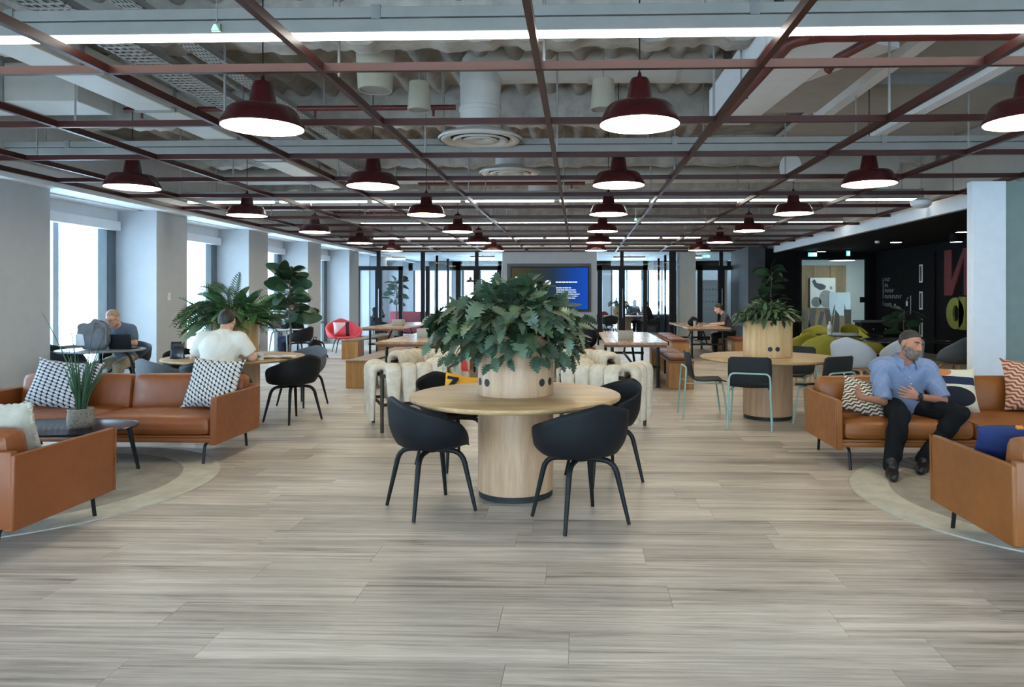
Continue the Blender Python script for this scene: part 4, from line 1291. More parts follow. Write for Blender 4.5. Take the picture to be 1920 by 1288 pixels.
# snake plant in stone pot on the coffee table
sp = root('snake_plant', 'spiky snake plant in a speckled stone pot on the black coffee table', 'plant', (-3.98, 5.50, .418))
B().lathe([(.0, 0), (.075, .0), (.092, .02), (.096, .075), (.086, .135), (.092, .15), (.086, .156), (.078, .14), (0, .135)], 30).obj('pot', 'stone', sp, ang=60)
rg = random.Random(4)
for i in range(38):
    az = rg.uniform(0, 2 * PI); rr_ = rg.uniform(0, .05); L = rg.uniform(.28, .52) if i > 3 else (.86, .78, .66, .70)[i]
    ln = rg.uniform(.08, .62) if i > 3 else (.38, .16, .10, .5)[i]
    if i == 0: az = PI
    if i == 1: az = PI * .9
    dx, dy = math.cos(az) * ln, math.sin(az) * ln
    P = [(rr_ * math.cos(az) + dx * L * t ** 1.5, rr_ * math.sin(az) + dy * L * t ** 1.5, .125 + L * t * (1 - .12 * ln * t)) for t in np.linspace(0, 1, 6)]
    B().tube(P, [.0095, .0095, .0085, .007, .004, .0012] if i > 3 else [.006, .005, .0045, .004, .003, .001], 6).obj('leaf', 'snake', sp)
# ---------------------------------------------------------------- smooth bodies from distance fields
class Fld:
    def __init__(s, lo, hi, h):
        s.lo = np.array(lo, float); s.h = h
        s.n = np.ceil((np.array(hi) - s.lo) / h).astype(int) + 1
        s.f = np.full(s.n, .2, np.float32)
    def _sl(s, lo, hi):
        a = np.clip(np.floor((np.array(lo) - s.lo) / s.h).astype(int), 0, s.n - 1)
        b = np.clip(np.ceil((np.array(hi) - s.lo) / s.h).astype(int) + 1, 1, s.n)
        g = [s.lo[i] + s.h * np.arange(a[i], b[i]) for i in range(3)]
        if min(len(q) for q in g) == 0: return None
        X_, Y_, Z_ = np.meshgrid(*g, indexing='ij', sparse=True)
        return (slice(a[0], b[0]), slice(a[1], b[1]), slice(a[2], b[2])), X_, Y_, Z_
    def _put(s, sl, d, k, sub=False):
        f = s.f[sl]
        if sub:
            h = np.maximum(k - np.abs(f + d), 0) / k
            s.f[sl] = np.maximum(f, -d) + h * h * k / 4
        else:
            h = np.maximum(k - np.abs(f - d), 0) / k
            s.f[sl] = np.minimum(f, d) - h * h * k / 4
    def cap(s, a, b, ra, rb=None, k=.02, sub=False, sq=None):
        a = np.array(a, float); b = np.array(b, float); rb = ra if rb is None else rb
        m = max(ra, rb) + k + 2 * s.h
        r = s._sl(np.minimum(a, b) - m, np.maximum(a, b) + m)
        if r is None: return s
        sl, X_, Y_, Z_ = r
        ba = b - a; L = ba @ ba + 1e-12
        t = np.clip(((X_ - a[0]) * ba[0] + (Y_ - a[1]) * ba[1] + (Z_ - a[2]) * ba[2]) / L, 0, 1)
        d = np.sqrt((X_ - a[0] - t * ba[0]) ** 2 + (Y_ - a[1] - t * ba[1]) ** 2 + (Z_ - a[2] - t * ba[2]) ** 2) - (ra + (rb - ra) * t)
        s._put(sl, d, k, sub); return s
    def chain(s, pts, rad, k=.02):
        for i in range(len(pts) - 1): s.cap(pts[i], pts[i + 1], rad[i], rad[i + 1], k)
        return s
    def ell(s, c, r, R=None, k=.02, sub=False):
        c = np.array(c, float); r = np.array(r, float); m = r.max() + k + 2 * s.h
        q = s._sl(c - m, c + m)
        if q is None: return s
        sl, X_, Y_, Z_ = q
        x, y, z = X_ - c[0], Y_ - c[1], Z_ - c[2]
        if R is not None:
            M = np.array(R).T
            x, y, z = (M[i, 0] * x + M[i, 1] * y + M[i, 2] * z for i in range(3))
        k0 = np.sqrt((x / r[0]) ** 2 + (y / r[1]) ** 2 + (z / r[2]) ** 2)
        k1 = np.sqrt((x / r[0] ** 2) ** 2 + (y / r[1] ** 2) ** 2 + (z / r[2] ** 2) ** 2) + 1e-9
        d = k0 * (k0 - 1) / k1
        s._put(sl, d, k, sub); return s
    def cut(s, p, n, k=.006):
        """keep the side the normal points away from"""
        g = [s.lo[i] + s.h * np.arange(s.n[i]) for i in range(3)]
        X_, Y_, Z_ = np.meshgrid(*g, indexing='ij', sparse=True)
        n = np.array(n, float); n /= np.linalg.norm(n)
        d = (X_ - p[0]) * n[0] + (Y_ - p[1]) * n[1] + (Z_ - p[2]) * n[2]
        s.f = np.maximum(s.f, d.astype(np.float32)); return s
    def folds(s, amp, fr=1.0, seed=0):
        g = [s.lo[i] + s.h * np.arange(s.n[i]) for i in range(3)]
        X_, Y_, Z_ = np.meshgrid(*g, indexing='ij', sparse=True)
        w_ = np.sin(38 * fr * (X_ * .5 + Z_) + 5 * np.sin(14 * Y_ + seed) + 3 * np.sin(17 * X_ + seed)) * np.sin(23 * fr * (Y_ + .6 * X_ - .3 * Z_) + seed)
        s.f = s.f + (amp * w_).astype(np.float32); return s
    def build(s):
        f = s.f; ins = f < 0
        nx, ny, nz = f.shape
        cnt = np.zeros((nx - 1, ny - 1, nz - 1), np.int8)
        for i in (0, 1):
            for j in (0, 1):
                for k in (0, 1): cnt += ins[i:nx - 1 + i, j:ny - 1 + j, k:nz - 1 + k]
        act = (cnt > 0) & (cnt < 8)
        I, J, K = np.nonzero(act); N = len(I)
        idx = -np.ones(act.shape, np.int64); idx[I, J, K] = np.arange(N)
        C8 = [(i, j, k) for i in (0, 1) for j in (0, 1) for k in (0, 1)]
        val = np.stack([f[I + i, J + j, K + k] for i, j, k in C8], 1)
        pos = np.zeros((N, 3)); num = np.zeros(N)
        for a in range(8):
            for b in range(a + 1, 8):
                df = [C8[b][q] - C8[a][q] for q in range(3)]
                if sum(abs(x) for x in df) != 1: continue
                sg = (val[:, a] < 0) != (val[:, b] < 0)
                t = np.where(sg, val[:, a] / (val[:, a] - val[:, b] + 1e-12), 0)
                for q in range(3): pos[:, q] += np.where(sg, C8[a][q] + t * df[q], 0)
                num += sg
        pos /= num[:, None]
        V = s.lo + s.h * (pos + np.stack([I, J, K], 1))
        F = []
        for ax in range(3):
            sh = [slice(None)] * 3; sh2 = [slice(None)] * 3
            sh[ax] = slice(0, -1); sh2[ax] = slice(1, None)
            df = ins[tuple(sh)] != ins[tuple(sh2)]
            e = np.array(np.nonzero(df)).T
            o1, o2 = (ax + 1) % 3, (ax + 2) % 3
            ok = (e[:, o1] > 0) & (e[:, o2] > 0) & (e[:, o1] < f.shape[o1] - 1) & (e[:, o2] < f.shape[o2] - 1)
            e = e[ok]
            if not len(e): continue
            q = []
            for (d1, d2) in ((-1, -1), (0, -1), (0, 0), (-1, 0)):
                c = e.copy(); c[:, o1] += d1; c[:, o2] += d2
                q.append(idx[c[:, 0], c[:, 1], c[:, 2]])
            q = np.stack(q, 1)
            fl = ~ins[e[:, 0], e[:, 1], e[:, 2]]
            q[fl] = q[fl][:, ::-1]
            F.append(q)
        return V, np.concatenate(F) if F else np.zeros((0, 4), int)
    def obj(s, name, mat, parent):
        V, F = s.build()
        me = bpy.data.meshes.new(name)
        me.from_pydata(V.tolist(), [], F.tolist())
        me.polygons.foreach_set('use_smooth', [True] * len(F)); me.update()
        return mobj(name, me, mat, parent)

def lerp(a, b, t): return tuple(np.array(a) * (1 - t) + np.array(b) * t)
def hand(F, w_, tip, palm_n, side, curl=.3, r=.0088, spread=.021):
    """palm from wrist towards tip; palm_n is the palm's facing, side the direction of the thumb"""
    w_ = np.array(w_, float); d = np.array(tip, float) - w_; d /= np.linalg.norm(d)
    nrm = np.array(palm_n, float); nrm -= d * (nrm @ d); nrm /= np.linalg.norm(nrm)
    sd = np.cross(d, nrm)
    if sd @ np.array(side, float) < 0: sd = -sd
    kn = w_ + d * .085
    for i in range(4):
        o = (1.5 - i) * spread
        F.cap(w_ + sd * o * .55 + d * .012, kn + sd * o, .0150, .0115, .012)
        L = (.072, .082, .076, .058)[i]
        fd = d + sd * (.16 * (1.5 - i) / 1.5)
        fd /= np.linalg.norm(fd)
        a = kn + sd * o
        for j, q in enumerate((.46, .30, .24)):
            c = curl * (j + .6)
            dd = fd * math.cos(c) + nrm * math.sin(c)
            b = a + dd * L * q
            F.cap(a, b, r * (1.02 - .08 * j), r * (.95 - .08 * j), .003); a = b
    t0 = w_ + d * .022 + sd * .022
    t1 = t0 + d * .036 + sd * .030 + nrm * .012
    t2 = t1 + d * .034 + sd * .010 + nrm * .012
    F.cap(t0, t1, .0145, .0115, .008); F.cap(t1, t2, .0112, .009, .004)

def person(label, loc, rz, J, cloth, h=.010, hc=None, head=None, detail=True, hair='short', beard=None, extra=None, build=1.0, skin='skin', hairmat='hairdark', folds=.004):
    """J: joints in local coordinates, the person faces local -Y"""
    p = root('person', label, 'person', loc, rz)
    hc = hc or h
    g = build
    P = {k: np.array(v, float) for k, v in J.items()}
    allp = np.array(list(P.values())); lo = allp.min(0) - .24; hi = allp.max(0) + .24
    hy, ht, hr = head or (0, 0, 0)
    HM = np.array((Matrix.Rotation(hy, 3, 'Z') @ Matrix.Rotation(hr, 3, 'Y') @ Matrix.Rotation(ht, 3, 'X')))
    hp = P['head']
    H = lambda x, y, z: hp + HM @ np.array((x, y, z), float)
    def torso(F, e, k=.05):
        sp = P['chest']; pv = P['pelvis']; sl, sr = P['sl'], P['sr']
        ax = (sl - sr); ax /= np.linalg.norm(ax)
        up = sp - pv; up /= np.linalg.norm(up); fw = np.cross(up, ax)
        R = np.stack([ax, fw, up], 1)
        mid = lerp(pv, sp, .45)
        F.ell(lerp(pv, sp, .86), ((.168 + e) * g, (.112 + e) * g, .17 + e), R, k)
        F.ell(mid, ((.150 + e) * g, (.112 + e) * g, .17 + e), R, k)
        F.ell(pv + up * .03, ((.165 + e) * g, (.118 + e) * g, .13 + e), R, k)
        F.cap(lerp(sl, sr, .06), lerp(sl, sr, .94), .060 + e, .060 + e, k)
        nk = P['neck']
        F.cap(lerp(sl, nk, .25), nk - up * .02, .050 + e * .8, .056 + e * .5, .05)
        F.cap(lerp(sr, nk, .25), nk - up * .02, .050 + e * .8, .056 + e * .5, .05)
    def arm(F, s_, e, t_end=2.0):
        sh, el, wr = P['s' + s_], P['e' + s_], P['w' + s_]
        if t_end >= 1:
            F.cap(sh, el, (.054 + e) * g, (.043 + e) * g, .03)
            if t_end >= 1.02: F.cap(el, lerp(el, wr, min(1, t_end - 1)), (.041 + e) * g, (.041 + (.028 - .041) * min(1, t_end - 1) + e) * g, .02)
        else:
            F.cap(sh, lerp(sh, el, t_end), (.056 + e) * g, (.049 + e) * g, .03)
    def leg(F, s_, e, shin=1.0):
        hp_, kn, an = P['h' + s_], P['k' + s_], P['a' + s_]
        F.cap(hp_, kn, (.088 + e) * g, (.060 + e), .04)
        F.cap(kn, lerp(kn, an, .35), .058 + e, .060 + e, .03)
        F.cap(lerp(kn, an, .3), lerp(kn, an, shin), .060 + e, .060 + (.042 - .060) * shin + e, .03)
    # ---- continuous body
    F = Fld(lo, hi, h)
    torso(F, -.012); 
    for s_ in 'lr':
        arm(F, s_, -.004); leg(F, s_, -.012)
        F.cap(P['a' + s_] - np.array((0, 0, .045)), P['t' + s_] - np.array((0, 0, .01)), .024, .018, .01)
    F.cap(P['neck'] - np.array((0, 0, .03)), H(0, .01, -.06), .058 * g ** .5, .054, .03)
    # head
    F.ell(H(0, .016, .034), (.074, .094, .088), HM, .02)
    F.ell(H(0, -.020, -.030), (.061, .074, .082), HM, .03)
    F.ell(H(0, -.052, -.088), (.030, .030, .026), HM, .03)
    F.cap(H(-.052, -.005, -.062), H(-.014, -.062, -.094), .020, .016, .02); F.cap(H(.052, -.005, -.062), H(.014, -.062, -.094), .020, .016, .02)
    if detail:
        F.cap(H(-.034, -.078, .030), H(.034, -.078, .030), .0135, .0135, .012)
        F.ell(H(-.031, -.098, .008), (.017, .012, .011), HM, .012, True); F.ell(H(.031, -.098, .008), (.017, .012, .011), HM, .012, True)
        F.cap(H(0, -.090, .012), H(0, -.110, -.026), .0085, .0130, .010)
        F.cap(H(-.012, -.098, -.030), H(.012, -.098, -.030), .009, .009, .006)
        F.cap(H(-.020, -.086, -.058), H(.020, -.086, -.058), .0085, .0085, .008)
        F.cap(H(-.044, -.072, -.012), H(-.036, -.078, -.020), .014, .012, .015); F.cap(H(.044, -.072, -.012), H(.036, -.078, -.020), .014, .012, .015)
    for sx in (-1, 1):
        F.ell(H(sx * .079, .010, -.004), (.010, .021, .032), HM, .006)
    for s_ in 'lr':
        if 'hand_' + s_ in (extra or {}):
            tip, pn, sd, cu = extra['hand_' + s_]
            hand(F, P['w' + s_], tip, pn, sd, cu, r=.0088 if h < .008 else .0105, spread=.021 if h < .008 else .024)
        else:
            d = P['w' + s_] - P['e' + s_]; d /= np.linalg.norm(d)
            hand(F, P['w' + s_], P['w' + s_] + d * .1 + np.array((0, 0, -.015)), (0, 0, -1), (1 if s_ == 'r' else -1, 0, 0), .35, r=.0098, spread=.023)
    F.obj('body', skin, p)
    # ---- top garment
    tm, tend, hem = cloth['top'], cloth.get('sleeve', .75), cloth.get('hem', -.02)
    F = Fld(lo, hi, hc)
    ft = cloth.get('fit', 0)
    torso(F, .006 + ft)
    if ft: F.ell(P['pelvis'] + np.array((0, -.03, .04)), (.185 * g, .150 * g, .10), None, .05)
    for s_ in 'lr': arm(F, s_, (.013 if tend < 1 else .008) + ft * .8, tend)
    if folds: F.folds(folds, 1.0, 1.3)
    up = P['chest'] - P['pelvis']; up /= np.linalg.norm(up)
    F.cut(P['pelvis'] + up * hem, -up)
    nd = H(0, .01, -.06) - (P['neck'] - np.array((0, 0, .03))); nd /= np.linalg.norm(nd)
    F.cut(P['neck'] + nd * cloth.get('neck', .022), nd + np.array((0, -.25, 0)))
    if 'vneck' in cloth:
        v = P['neck'] + np.array((.0, -.055, -.02))
        F.cap(v + np.array((0, -.02, .04)), v + np.array((.004, -.05, -cloth['vneck'])), .056, .018, .006, True)
    if tend < 1:      # open cuffs: trim the rounded sleeve ends square
        for s_ in 'lr':
            sh, el = P['s' + s_], P['e' + s_]
            d = (el - sh) / np.linalg.norm(el - sh); c = lerp(sh, el, tend) + d * .022
            g_ = [F.lo[i] + F.h * np.arange(F.n[i]) for i in range(3)]
            X_, Y_, Z_ = np.meshgrid(*g_, indexing='ij', sparse=True)
            t_ = (X_ - c[0]) * d[0] + (Y_ - c[1]) * d[1] + (Z_ - c[2]) * d[2]
            rr_ = np.sqrt((X_ - c[0] - t_ * d[0]) ** 2 + (Y_ - c[1] - t_ * d[1]) ** 2 + (Z_ - c[2] - t_ * d[2]) ** 2)
            F.f = np.maximum(F.f, np.where(rr_ < .095, t_, -1).astype(np.float32))
    F.obj('shirt', tm, p)
    # ---- trousers
    F = Fld(lo, hi, hc)
    pv = P['pelvis']
    F.ell(pv + up * .01, ((.172) * g, .126 * g, .13), None, .04)
    for s_ in 'lr': leg(F, s_, cloth.get('tfit', .006), 1.0)
    if folds: F.folds(folds * .9, .8, 4.0)
    F.cut(pv + np.array((0, 0, .12)), (0, 0, 1))
    F.obj('trousers', cloth['legs'], p)
    # ---- shoes
    for s_ in 'lr':
        F = Fld(P['t' + s_] - .26, P['t' + s_] + .26, max(h, .008))
        a, t_ = P['a' + s_], P['t' + s_]
        d = t_ - a; d[2] = 0; d /= np.linalg.norm(d) + 1e-9
        z = .036
        heel = np.array((a[0], a[1], a[2] - .055)) - d * .03
        F.cap(heel, heel + d * .10, .038, .040, .02); F.cap(heel + d * .10, heel + d * .215, .042, .030, .03)
        F.cap((a[0], a[1], a[2] + .035), heel + d * .06, .046, .045, .03)
        F.cut(heel - np.array((0, 0, .030)), (0, 0, -1))
        F.obj('shoe', cloth.get('shoe', 'shoe'), p)
    # ---- hair
    if hair:
        F = Fld(hp - .17, hp + .17, max(.006, h * .8))
        F.ell(H(0, .021, .040), (.0795, .0985, .0905), HM, .01)
        if hair == 'full': F.ell(H(0, .040, .0), (.086, .082, .10), HM, .02)
        if hair == 'long': F.ell(H(0, .045, -.02), (.086, .08, .13), HM, .02)
        n = HM @ np.array((0, -.62, -.78) if hair != 'crown' else (0, -.75, -.6))
        q0 = {'short': H(0, -.062, .076), 'full': H(0, -.052, .052), 'long': H(0, -.045, .05), 'crown': H(0, -.06, .078)}[hair]
        F.cut(q0, n)
        if hair == 'short': F.cut(H(0, .05, -.03), HM @ np.array((0, .2, -1)))
        F.folds(.0025, 3, 2)
        F.obj('hair', hairmat, p)
        if hair == 'short' and detail:
            pass
    if beard:
        F = Fld(hp - .17, hp + .17, .006)
        F.ell(H(0, -.022, -.038), (.0645, .0765, .0840), HM, .01)
        F.ell(H(0, -.056, -.094), (.036, .033, .032), HM, .03)
        F.cap(H(-.057, .0, -.05), H(-.014, -.064, -.100), .022, .020, .02); F.cap(H(.057, .0, -.05), H(.014, -.064, -.100), .022, .020, .02)
        F.cut(H(0, -.07, -.037), HM @ np.array((0, -.42, .91)))
        F.cut(H(0, .012, 0), HM @ np.array((0, 1, 0)))
        F.ell(H(0, -.100, -.057), (.021, .016, .0065), HM, .004, True)
        F.folds(.0018, 3, 1)
        F.obj('beard', beard, p)
    if detail:
        for sx in (-1, 1):
            e = H(sx * .031, -.0790, .009)
            eb = B().sph(e, .0088, 12).obj('eye', 'card', p)  # eyeball grey rather than white: eye-socket shade put into its colour
            B().sph(H(sx * .031 + .0005, -.0848, .009), (.0058, .0034, .0058), 10).obj('iris', 'eye', eb)
            a, b_, c_ = H(sx * .050, -.080, .026), H(sx * .034, -.0925, .032), H(sx * .013, -.0935, .027)
            B().tube([a, b_, c_], [.003, .0055, .0045], 6).obj('eyebrow', hairmat if hairmat != 'hairsand' else 'hairsand', p)
    return p, P, H, HM

def seated(seat=.45, lean=.05, spread=.11, reach=.44, head_d=(0, -.05, 0), tor=.50, hw=.185, foot_dy=.02, knee_dz=.03):
    pv = np.array((0, 0, seat + .09))
    ch = pv + np.array((0, -lean * .8, tor * .86))
    J = {'pelvis': pv, 'chest': ch, 'neck': ch + np.array((0, -lean * .2, .12)), 'head': ch + np.array((head_d[0], -lean * .4 + head_d[1], .255 + head_d[2]))}
    for s_, sg in (('l', 1), ('r', -1)):
        J['s' + s_] = ch + np.array((sg * hw, 0, .045))
        J['h' + s_] = pv + np.array((sg * .09, 0, -.01))
        J['k' + s_] = np.array((sg * spread, -reach, seat + knee_dz))
        J['a' + s_] = np.array((sg * spread, -reach - foot_dy + .03, .09))
        J['t' + s_] = np.array((sg * (spread + .02), -reach - foot_dy - .13, .04))
    return J

# --- bearded man on the right sofa (measured in world axes, rz = 0)
bm_loc = np.array((2.85, 6.34, 0))
J = {'pelvis': (.03, .06, .485), 'chest': (.01, -.02, .80), 'neck': (.005, -.07, .925), 'head': (.025, -.135, 1.045),
     'sr': (-.205, -.03, .835), 'sl': (.215, -.03, .825), 'er': (-.215, -.13, .555), 'wr': (-.45, -.27, .60),
     'el': (.285, -.16, .570), 'wl': (.0, -.315, .620),
     'hr': (-.07, .02, .475), 'hl': (.12, .02, .475), 'kr': (-.20, -.43, .475), 'kl': (.315, -.36, .480),
     'ar': (-.33, -.57, .095), 'al': (.02, -.36, .10), 'tr': (-.38, -.72, .045), 'tl': (-.06, -.50, .045)}
bm, P, H, HM = person('bearded man in a light blue shirt and dark trousers, gesturing on the right sofa', tuple(bm_loc), 0, J,
    {'top': 'blueshirt', 'legs': 'dark', 'sleeve': .88, 'hem': -.10, 'neck': .012, 'fit': .012, 'vneck': .10, 'tfit': .016}, h=.0055, hc=.007, head=(.42, .10, .24), hair='short', beard='beard',
    extra={'hand_r': (np.array((-.53, -.32, .70)), (.5, -.75, .2), (-.35, -.3, .5), .50), 'hand_l': (np.array((-.12, -.315, .655)), (0, 1, .1), (0, -.1, 1), .14)}, hairmat='hairgrey', folds=.011)
# collar, placket, watch
nk = P['neck']
def colf(u, v):
    a = -2.60 + 5.2 * u                      # 0 = nape, ends meet near the throat
    q = abs(a) / 2.6
    r = .064 + .034 * v + .010 * q
    z = nk[2] + .030 - .050 * v + .012 * (1 - v) - .050 * q ** 3 - .026 * v * q ** 2
    return (nk[0] + r * 1.12 * math.sin(a) + .004, nk[1] + .020 + r * 1.08 * math.cos(a) - .030 * q ** 2, z)
co = B().grid(colf, 36, 5).obj('collar', 'blueshirt', bm, ang=80)
sd = co.modifiers.new('solid', 'SOLIDIFY'); sd.thickness = .004
for k in range(4):
    B().sph((.012 + .004 * (k % 2), -.148 - .012 * k, .765 - .055 * k), (.006, .004, .006), 8).obj('button', 'ceram', bm)
wl_ = np.array(J['wl']); el_ = np.array(J['el']); d = (wl_ - el_); d /= np.linalg.norm(d)
q = wl_ - d * .012
B().cyl(q - d * .012, q + d * .012, .036, 18).obj('watch_strap', 'rubber', bm)
B().rbox(tuple(q + np.array((-.004, -.036, .006))), (.034, .012, .034), .005, 4).obj('watch_face', 'blackmetal', bm)
# --- man in white shirt, seen from behind
J = seated(.45, .20, .13, .44, (.0, -.05, -.01), .48, .20)
J['er'] = np.array((-.30, -.24, .80)); J['wr'] = np.array((-.16, -.45, .79)); J['el'] = np.array((.33, -.22, .80)); J['wl'] = np.array((.15, -.46, .79))
J['neck'] = J['neck'] + np.array((0, -.02, 0)); 
person('man in a cream T-shirt seen from behind, sitting at the left oak table', (-3.92, 7.44, 0), PI, J, {'top': 'whiteshirt', 'legs': 'darktee', 'sleeve': .72, 'hem': -.03, 'neck': .01},
       h=.010, head=(0, .28, 0), hair='full', build=1.30, skin='skin2', folds=.0035)
# --- older man with laptop
J = seated(.45, .18, .16, .42, (0, -.08, -.05), .47, .19)
J['er'] = np.array((-.25, -.22, .80)); J['wr'] = np.array((-.10, -.44, .795)); J['el'] = np.array((.26, -.2, .79)); J['wl'] = np.array((.12, -.42, .795))
om_loc = (-6.72, 10.22, 0)
om, P, H, HM = person('older man in a slate polo and khaki trousers at a laptop by the window', om_loc, .02, J, {'top': 'greyshirt', 'legs': 'khaki', 'sleeve': .7, 'hem': -.02}, h=.010, head=(.0, .42, 0), hair='short', skin='skin2', hairmat='hairsand')
gl = B()
for sx in (-1, 1):
    gl.tube([H(sx * .032 + .019 * math.cos(a), -.106, .006 + .014 * math.sin(a)) for a in np.linspace(0, 2 * PI, 13)], .002, 5, False)
    gl.tube([H(sx * .05, -.104, .012), H(sx * .08, .0, .012)], .002, 5)
gl.tube([H(-.013, -.108, .010), H(.013, -.108, .010)], .002, 5)
gl.obj('spectacles', 'blackmetal', om)
# --- jacketed person behind the fiddle leaf tree
J = seated(.46, .10, .10, .42, (0, -.04, 0))
J['er'] = np.array((-.26, -.16, .80)); J['wr'] = np.array((-.12, -.38, .79)); J['el'] = np.array((.26, -.16, .8)); J['wl'] = np.array((.1, -.38, .79))
jx = pxX(562, 15.9)
person('person in a dark jacket and jeans behind the fiddle leaf tree', (jx, 15.9, 0), -PI / 2 - .2, J, {'top': 'dark', 'legs': 'denim', 'sleeve': 1.9, 'hem': -.05}, h=.014, head=(0, .3, 0), hair='full')
# --- woman writing at the far right table
J = seated(.46, .20, .09, .42, (0, -.08, -.03), .46, .165)
J['er'] = np.array((-.22, -.24, .80)); J['wr'] = np.array((-.08, -.46, .79)); J['el'] = np.array((.22, -.22, .80)); J['wl'] = np.array((.16, -.48, .79))
person('woman in a grey T-shirt with short dark hair writing at the far right table', (3.80, 17.75, 0), -PI / 2 - .1, J, {'top': 'darktee', 'legs': 'dark', 'sleeve': .7, 'hem': -.02}, h=.012, head=(0, .35, 0), hair='full', build=.92, skin='skin2')
# --- people behind the glass
J = seated(.46, .16, .10, .42, (0, -.06, -.02))
J['er'] = np.array((-.25, -.2, .76)); J['wr'] = np.array((-.06, -.36, .84)); J['el'] = np.array((.25, -.2, .76)); J['wl'] = np.array((.06, -.36, .84))
person('person in dark clothes sitting behind the left glass doors', (pxX(702, 24.95), 24.95, 0), 1.2, J, {'top': 'dark', 'legs': 'dark', 'sleeve': 1.9, 'hem': -.04}, h=.016, head=(.2, .35, 0), hair='full', folds=0)
J = dict(J); J['wr'] = np.array((-.10, -.30, .98))
person('person in black drinking from a cup behind the right glass doors', (pxX(1222, 25.8), 25.8, 0), -PI / 2 - .1, J, {'top': 'dark', 'legs': 'dark', 'sleeve': .8, 'hem': -.04}, h=.016, head=(0, .15, 0), hair='full', folds=0)
J = dict(J); J['wr'] = np.array((-.06, -.36, .84))
person('person in a pale top far behind the right glass doors, beside the fern', (pxX(1186, 28.6), 28.6, 0), .3, J, {'top': 'greyshirt', 'legs': 'dark', 'sleeve': .8, 'hem': -.04}, h=.018, head=(0, .2, 0), hair='full', folds=0)
# ---------------------------------------------------------------- cushions
def pillow_mesh(w_, h, t, sag=.0, n=18):
    b = B()
    for sg in (-1, 1):
        def fn(u, v):
            a, c = 2 * u - 1, 2 * v - 1
            a = math.copysign(abs(a) ** .8, a); c = math.copysign(abs(c) ** .8, c)
            x = w_ / 2 * a * (1 - .09 * (1 - c * c)); z = h / 2 * c * (1 - .09 * (1 - a * a))
            th = t / 2 * (max(0, 1 - a ** 4) ** .55) * (max(0, 1 - c ** 4) ** .55)
            th += .004 * math.sin(9 * a + 4 * c) * (1 - a * a) * (1 - c * c)
            return (x, sg * th, z + h / 2 - sag * (1 - a * a) * (c + 1) / 2)
        b.grid(fn, n, n)
    return b
def knit_mat(name, nx, nz, dark, light, w_, h, skew=0.0):
    t = NT(name)
    x, y, z = t.xyz()
    u = t.math('MULTIPLY', t.math('ADD', x, t.math('MULTIPLY', z, skew)), nx / w_)
    col = t.math('FLOOR', u); fu = t.math('SUBTRACT', t.math('FRACT', u), .5)
    odd = t.math('MULTIPLY', t.math('FRACT', t.math('MULTIPLY', col, .5)), 1.0)
    v = t.math('ADD', t.math('MULTIPLY', z, nz / h), odd)
    v = t.math('ADD', v, t.math('MULTIPLY', fu, .55))
    fv = t.math('SUBTRACT', t.math('FRACT', v), .5)
    e = t.math('ADD', t.math('POWER', t.math('ABSOLUTE', t.math('MULTIPLY', fu, 2.12)), 2.6), t.math('POWER', t.math('ABSOLUTE', t.math('MULTIPLY', fv, 2.25)), 2.0))
    m = t.math('LESS_THAN', e, 1.0)
    lc = t.ramp(t.noise(40, 2), [(.3, sc(light, .85)), (.7, light)])
    c = t.mix(m, dark, lc)
    t.bump(t.math('SUBTRACT', 1.0, t.math('MINIMUM', e, 1.2)), .8, .010)
    return t.fin(c, .95)
MT['knit1'] = knit_mat('monochrome_knit', 15, 12, (.010, .011, .016), (.66, .66, .66), .50, .48)
MT['knit2'] = knit_mat('monochrome_knit_wide', 11, 15, (.010, .012, .020), (.62, .64, .68), .56, .46)
def wave_mat(name, c1, c2, n1, n2, slant):
    t = NT(name)
    x, y, z = t.xyz()
    d = t.math('ADD', t.math('MULTIPLY', x, n1), t.math('MULTIPLY', z, n1 * slant))
    e = t.math('SUBTRACT', t.math('MULTIPLY', z, n2), t.math('MULTIPLY', x, n2 * slant * .6))
    saw = t.math('ABSOLUTE', t.math('SUBTRACT', t.math('FRACT', d), .5))
    s_ = t.math('FRACT', t.math('ADD', e, t.math('MULTIPLY', saw, 1.0)))
    m = t.ramp(s_, [(.44, (0, 0, 0)), (.52, (1, 1, 1))])
    c = t.mix(m, c1, c2)
    t.bump(m, .5, .006)
    return t.fin(c, .95)
MT['wave'] = wave_mat('brown_cream_weave', hexc('4e3d33'), hexc('cfc2ac'), 14, 30, .9)
MT['rust'] = wave_mat('rust_cream_weave', hexc('86452f'), hexc('caa48c'), 12, 26, -.8)
def abstract_mat():
    t = NT('cream_navy_print')
    x, y, z = t.xyz()
    def disc(cx, cz, rx, rz):
        a = t.math('POWER', t.math('DIVIDE', t.math('SUBTRACT', x, cx), rx), 2.0); b = t.math('POWER', t.math('DIVIDE', t.math('SUBTRACT', z, cz), rz), 2.0)
        return t.math('LESS_THAN', t.math('ADD', a, b), 1.0)
    c = t.mix(disc(-.09, .37, .085, .052), hexc('cfc8b2'), hexc('c07a48'))
    band = t.math('MULTIPLY', t.math('GREATER_THAN', z, .245), t.math('LESS_THAN', z, .318))
    c = t.mix(t.math('MULTIPLY', band, t.math('LESS_THAN', x, .19)), c, hexc('1a2340'))
    half = t.math('MULTIPLY', disc(-.02, .13, .20, .095), t.math('GREATER_THAN', z, .05))
    c = t.mix(half, c, hexc('10141f'))
    t.bump(t.noise(180, 2), .2, .003)
    return t.fin(c, .9)
MT['abstract'] = abstract_mat()
MT['ivory'] = plain('ivory_wool', hexc('b9b2a2'), .95, var=.1, scale=20, bump=.5, bscale=70)
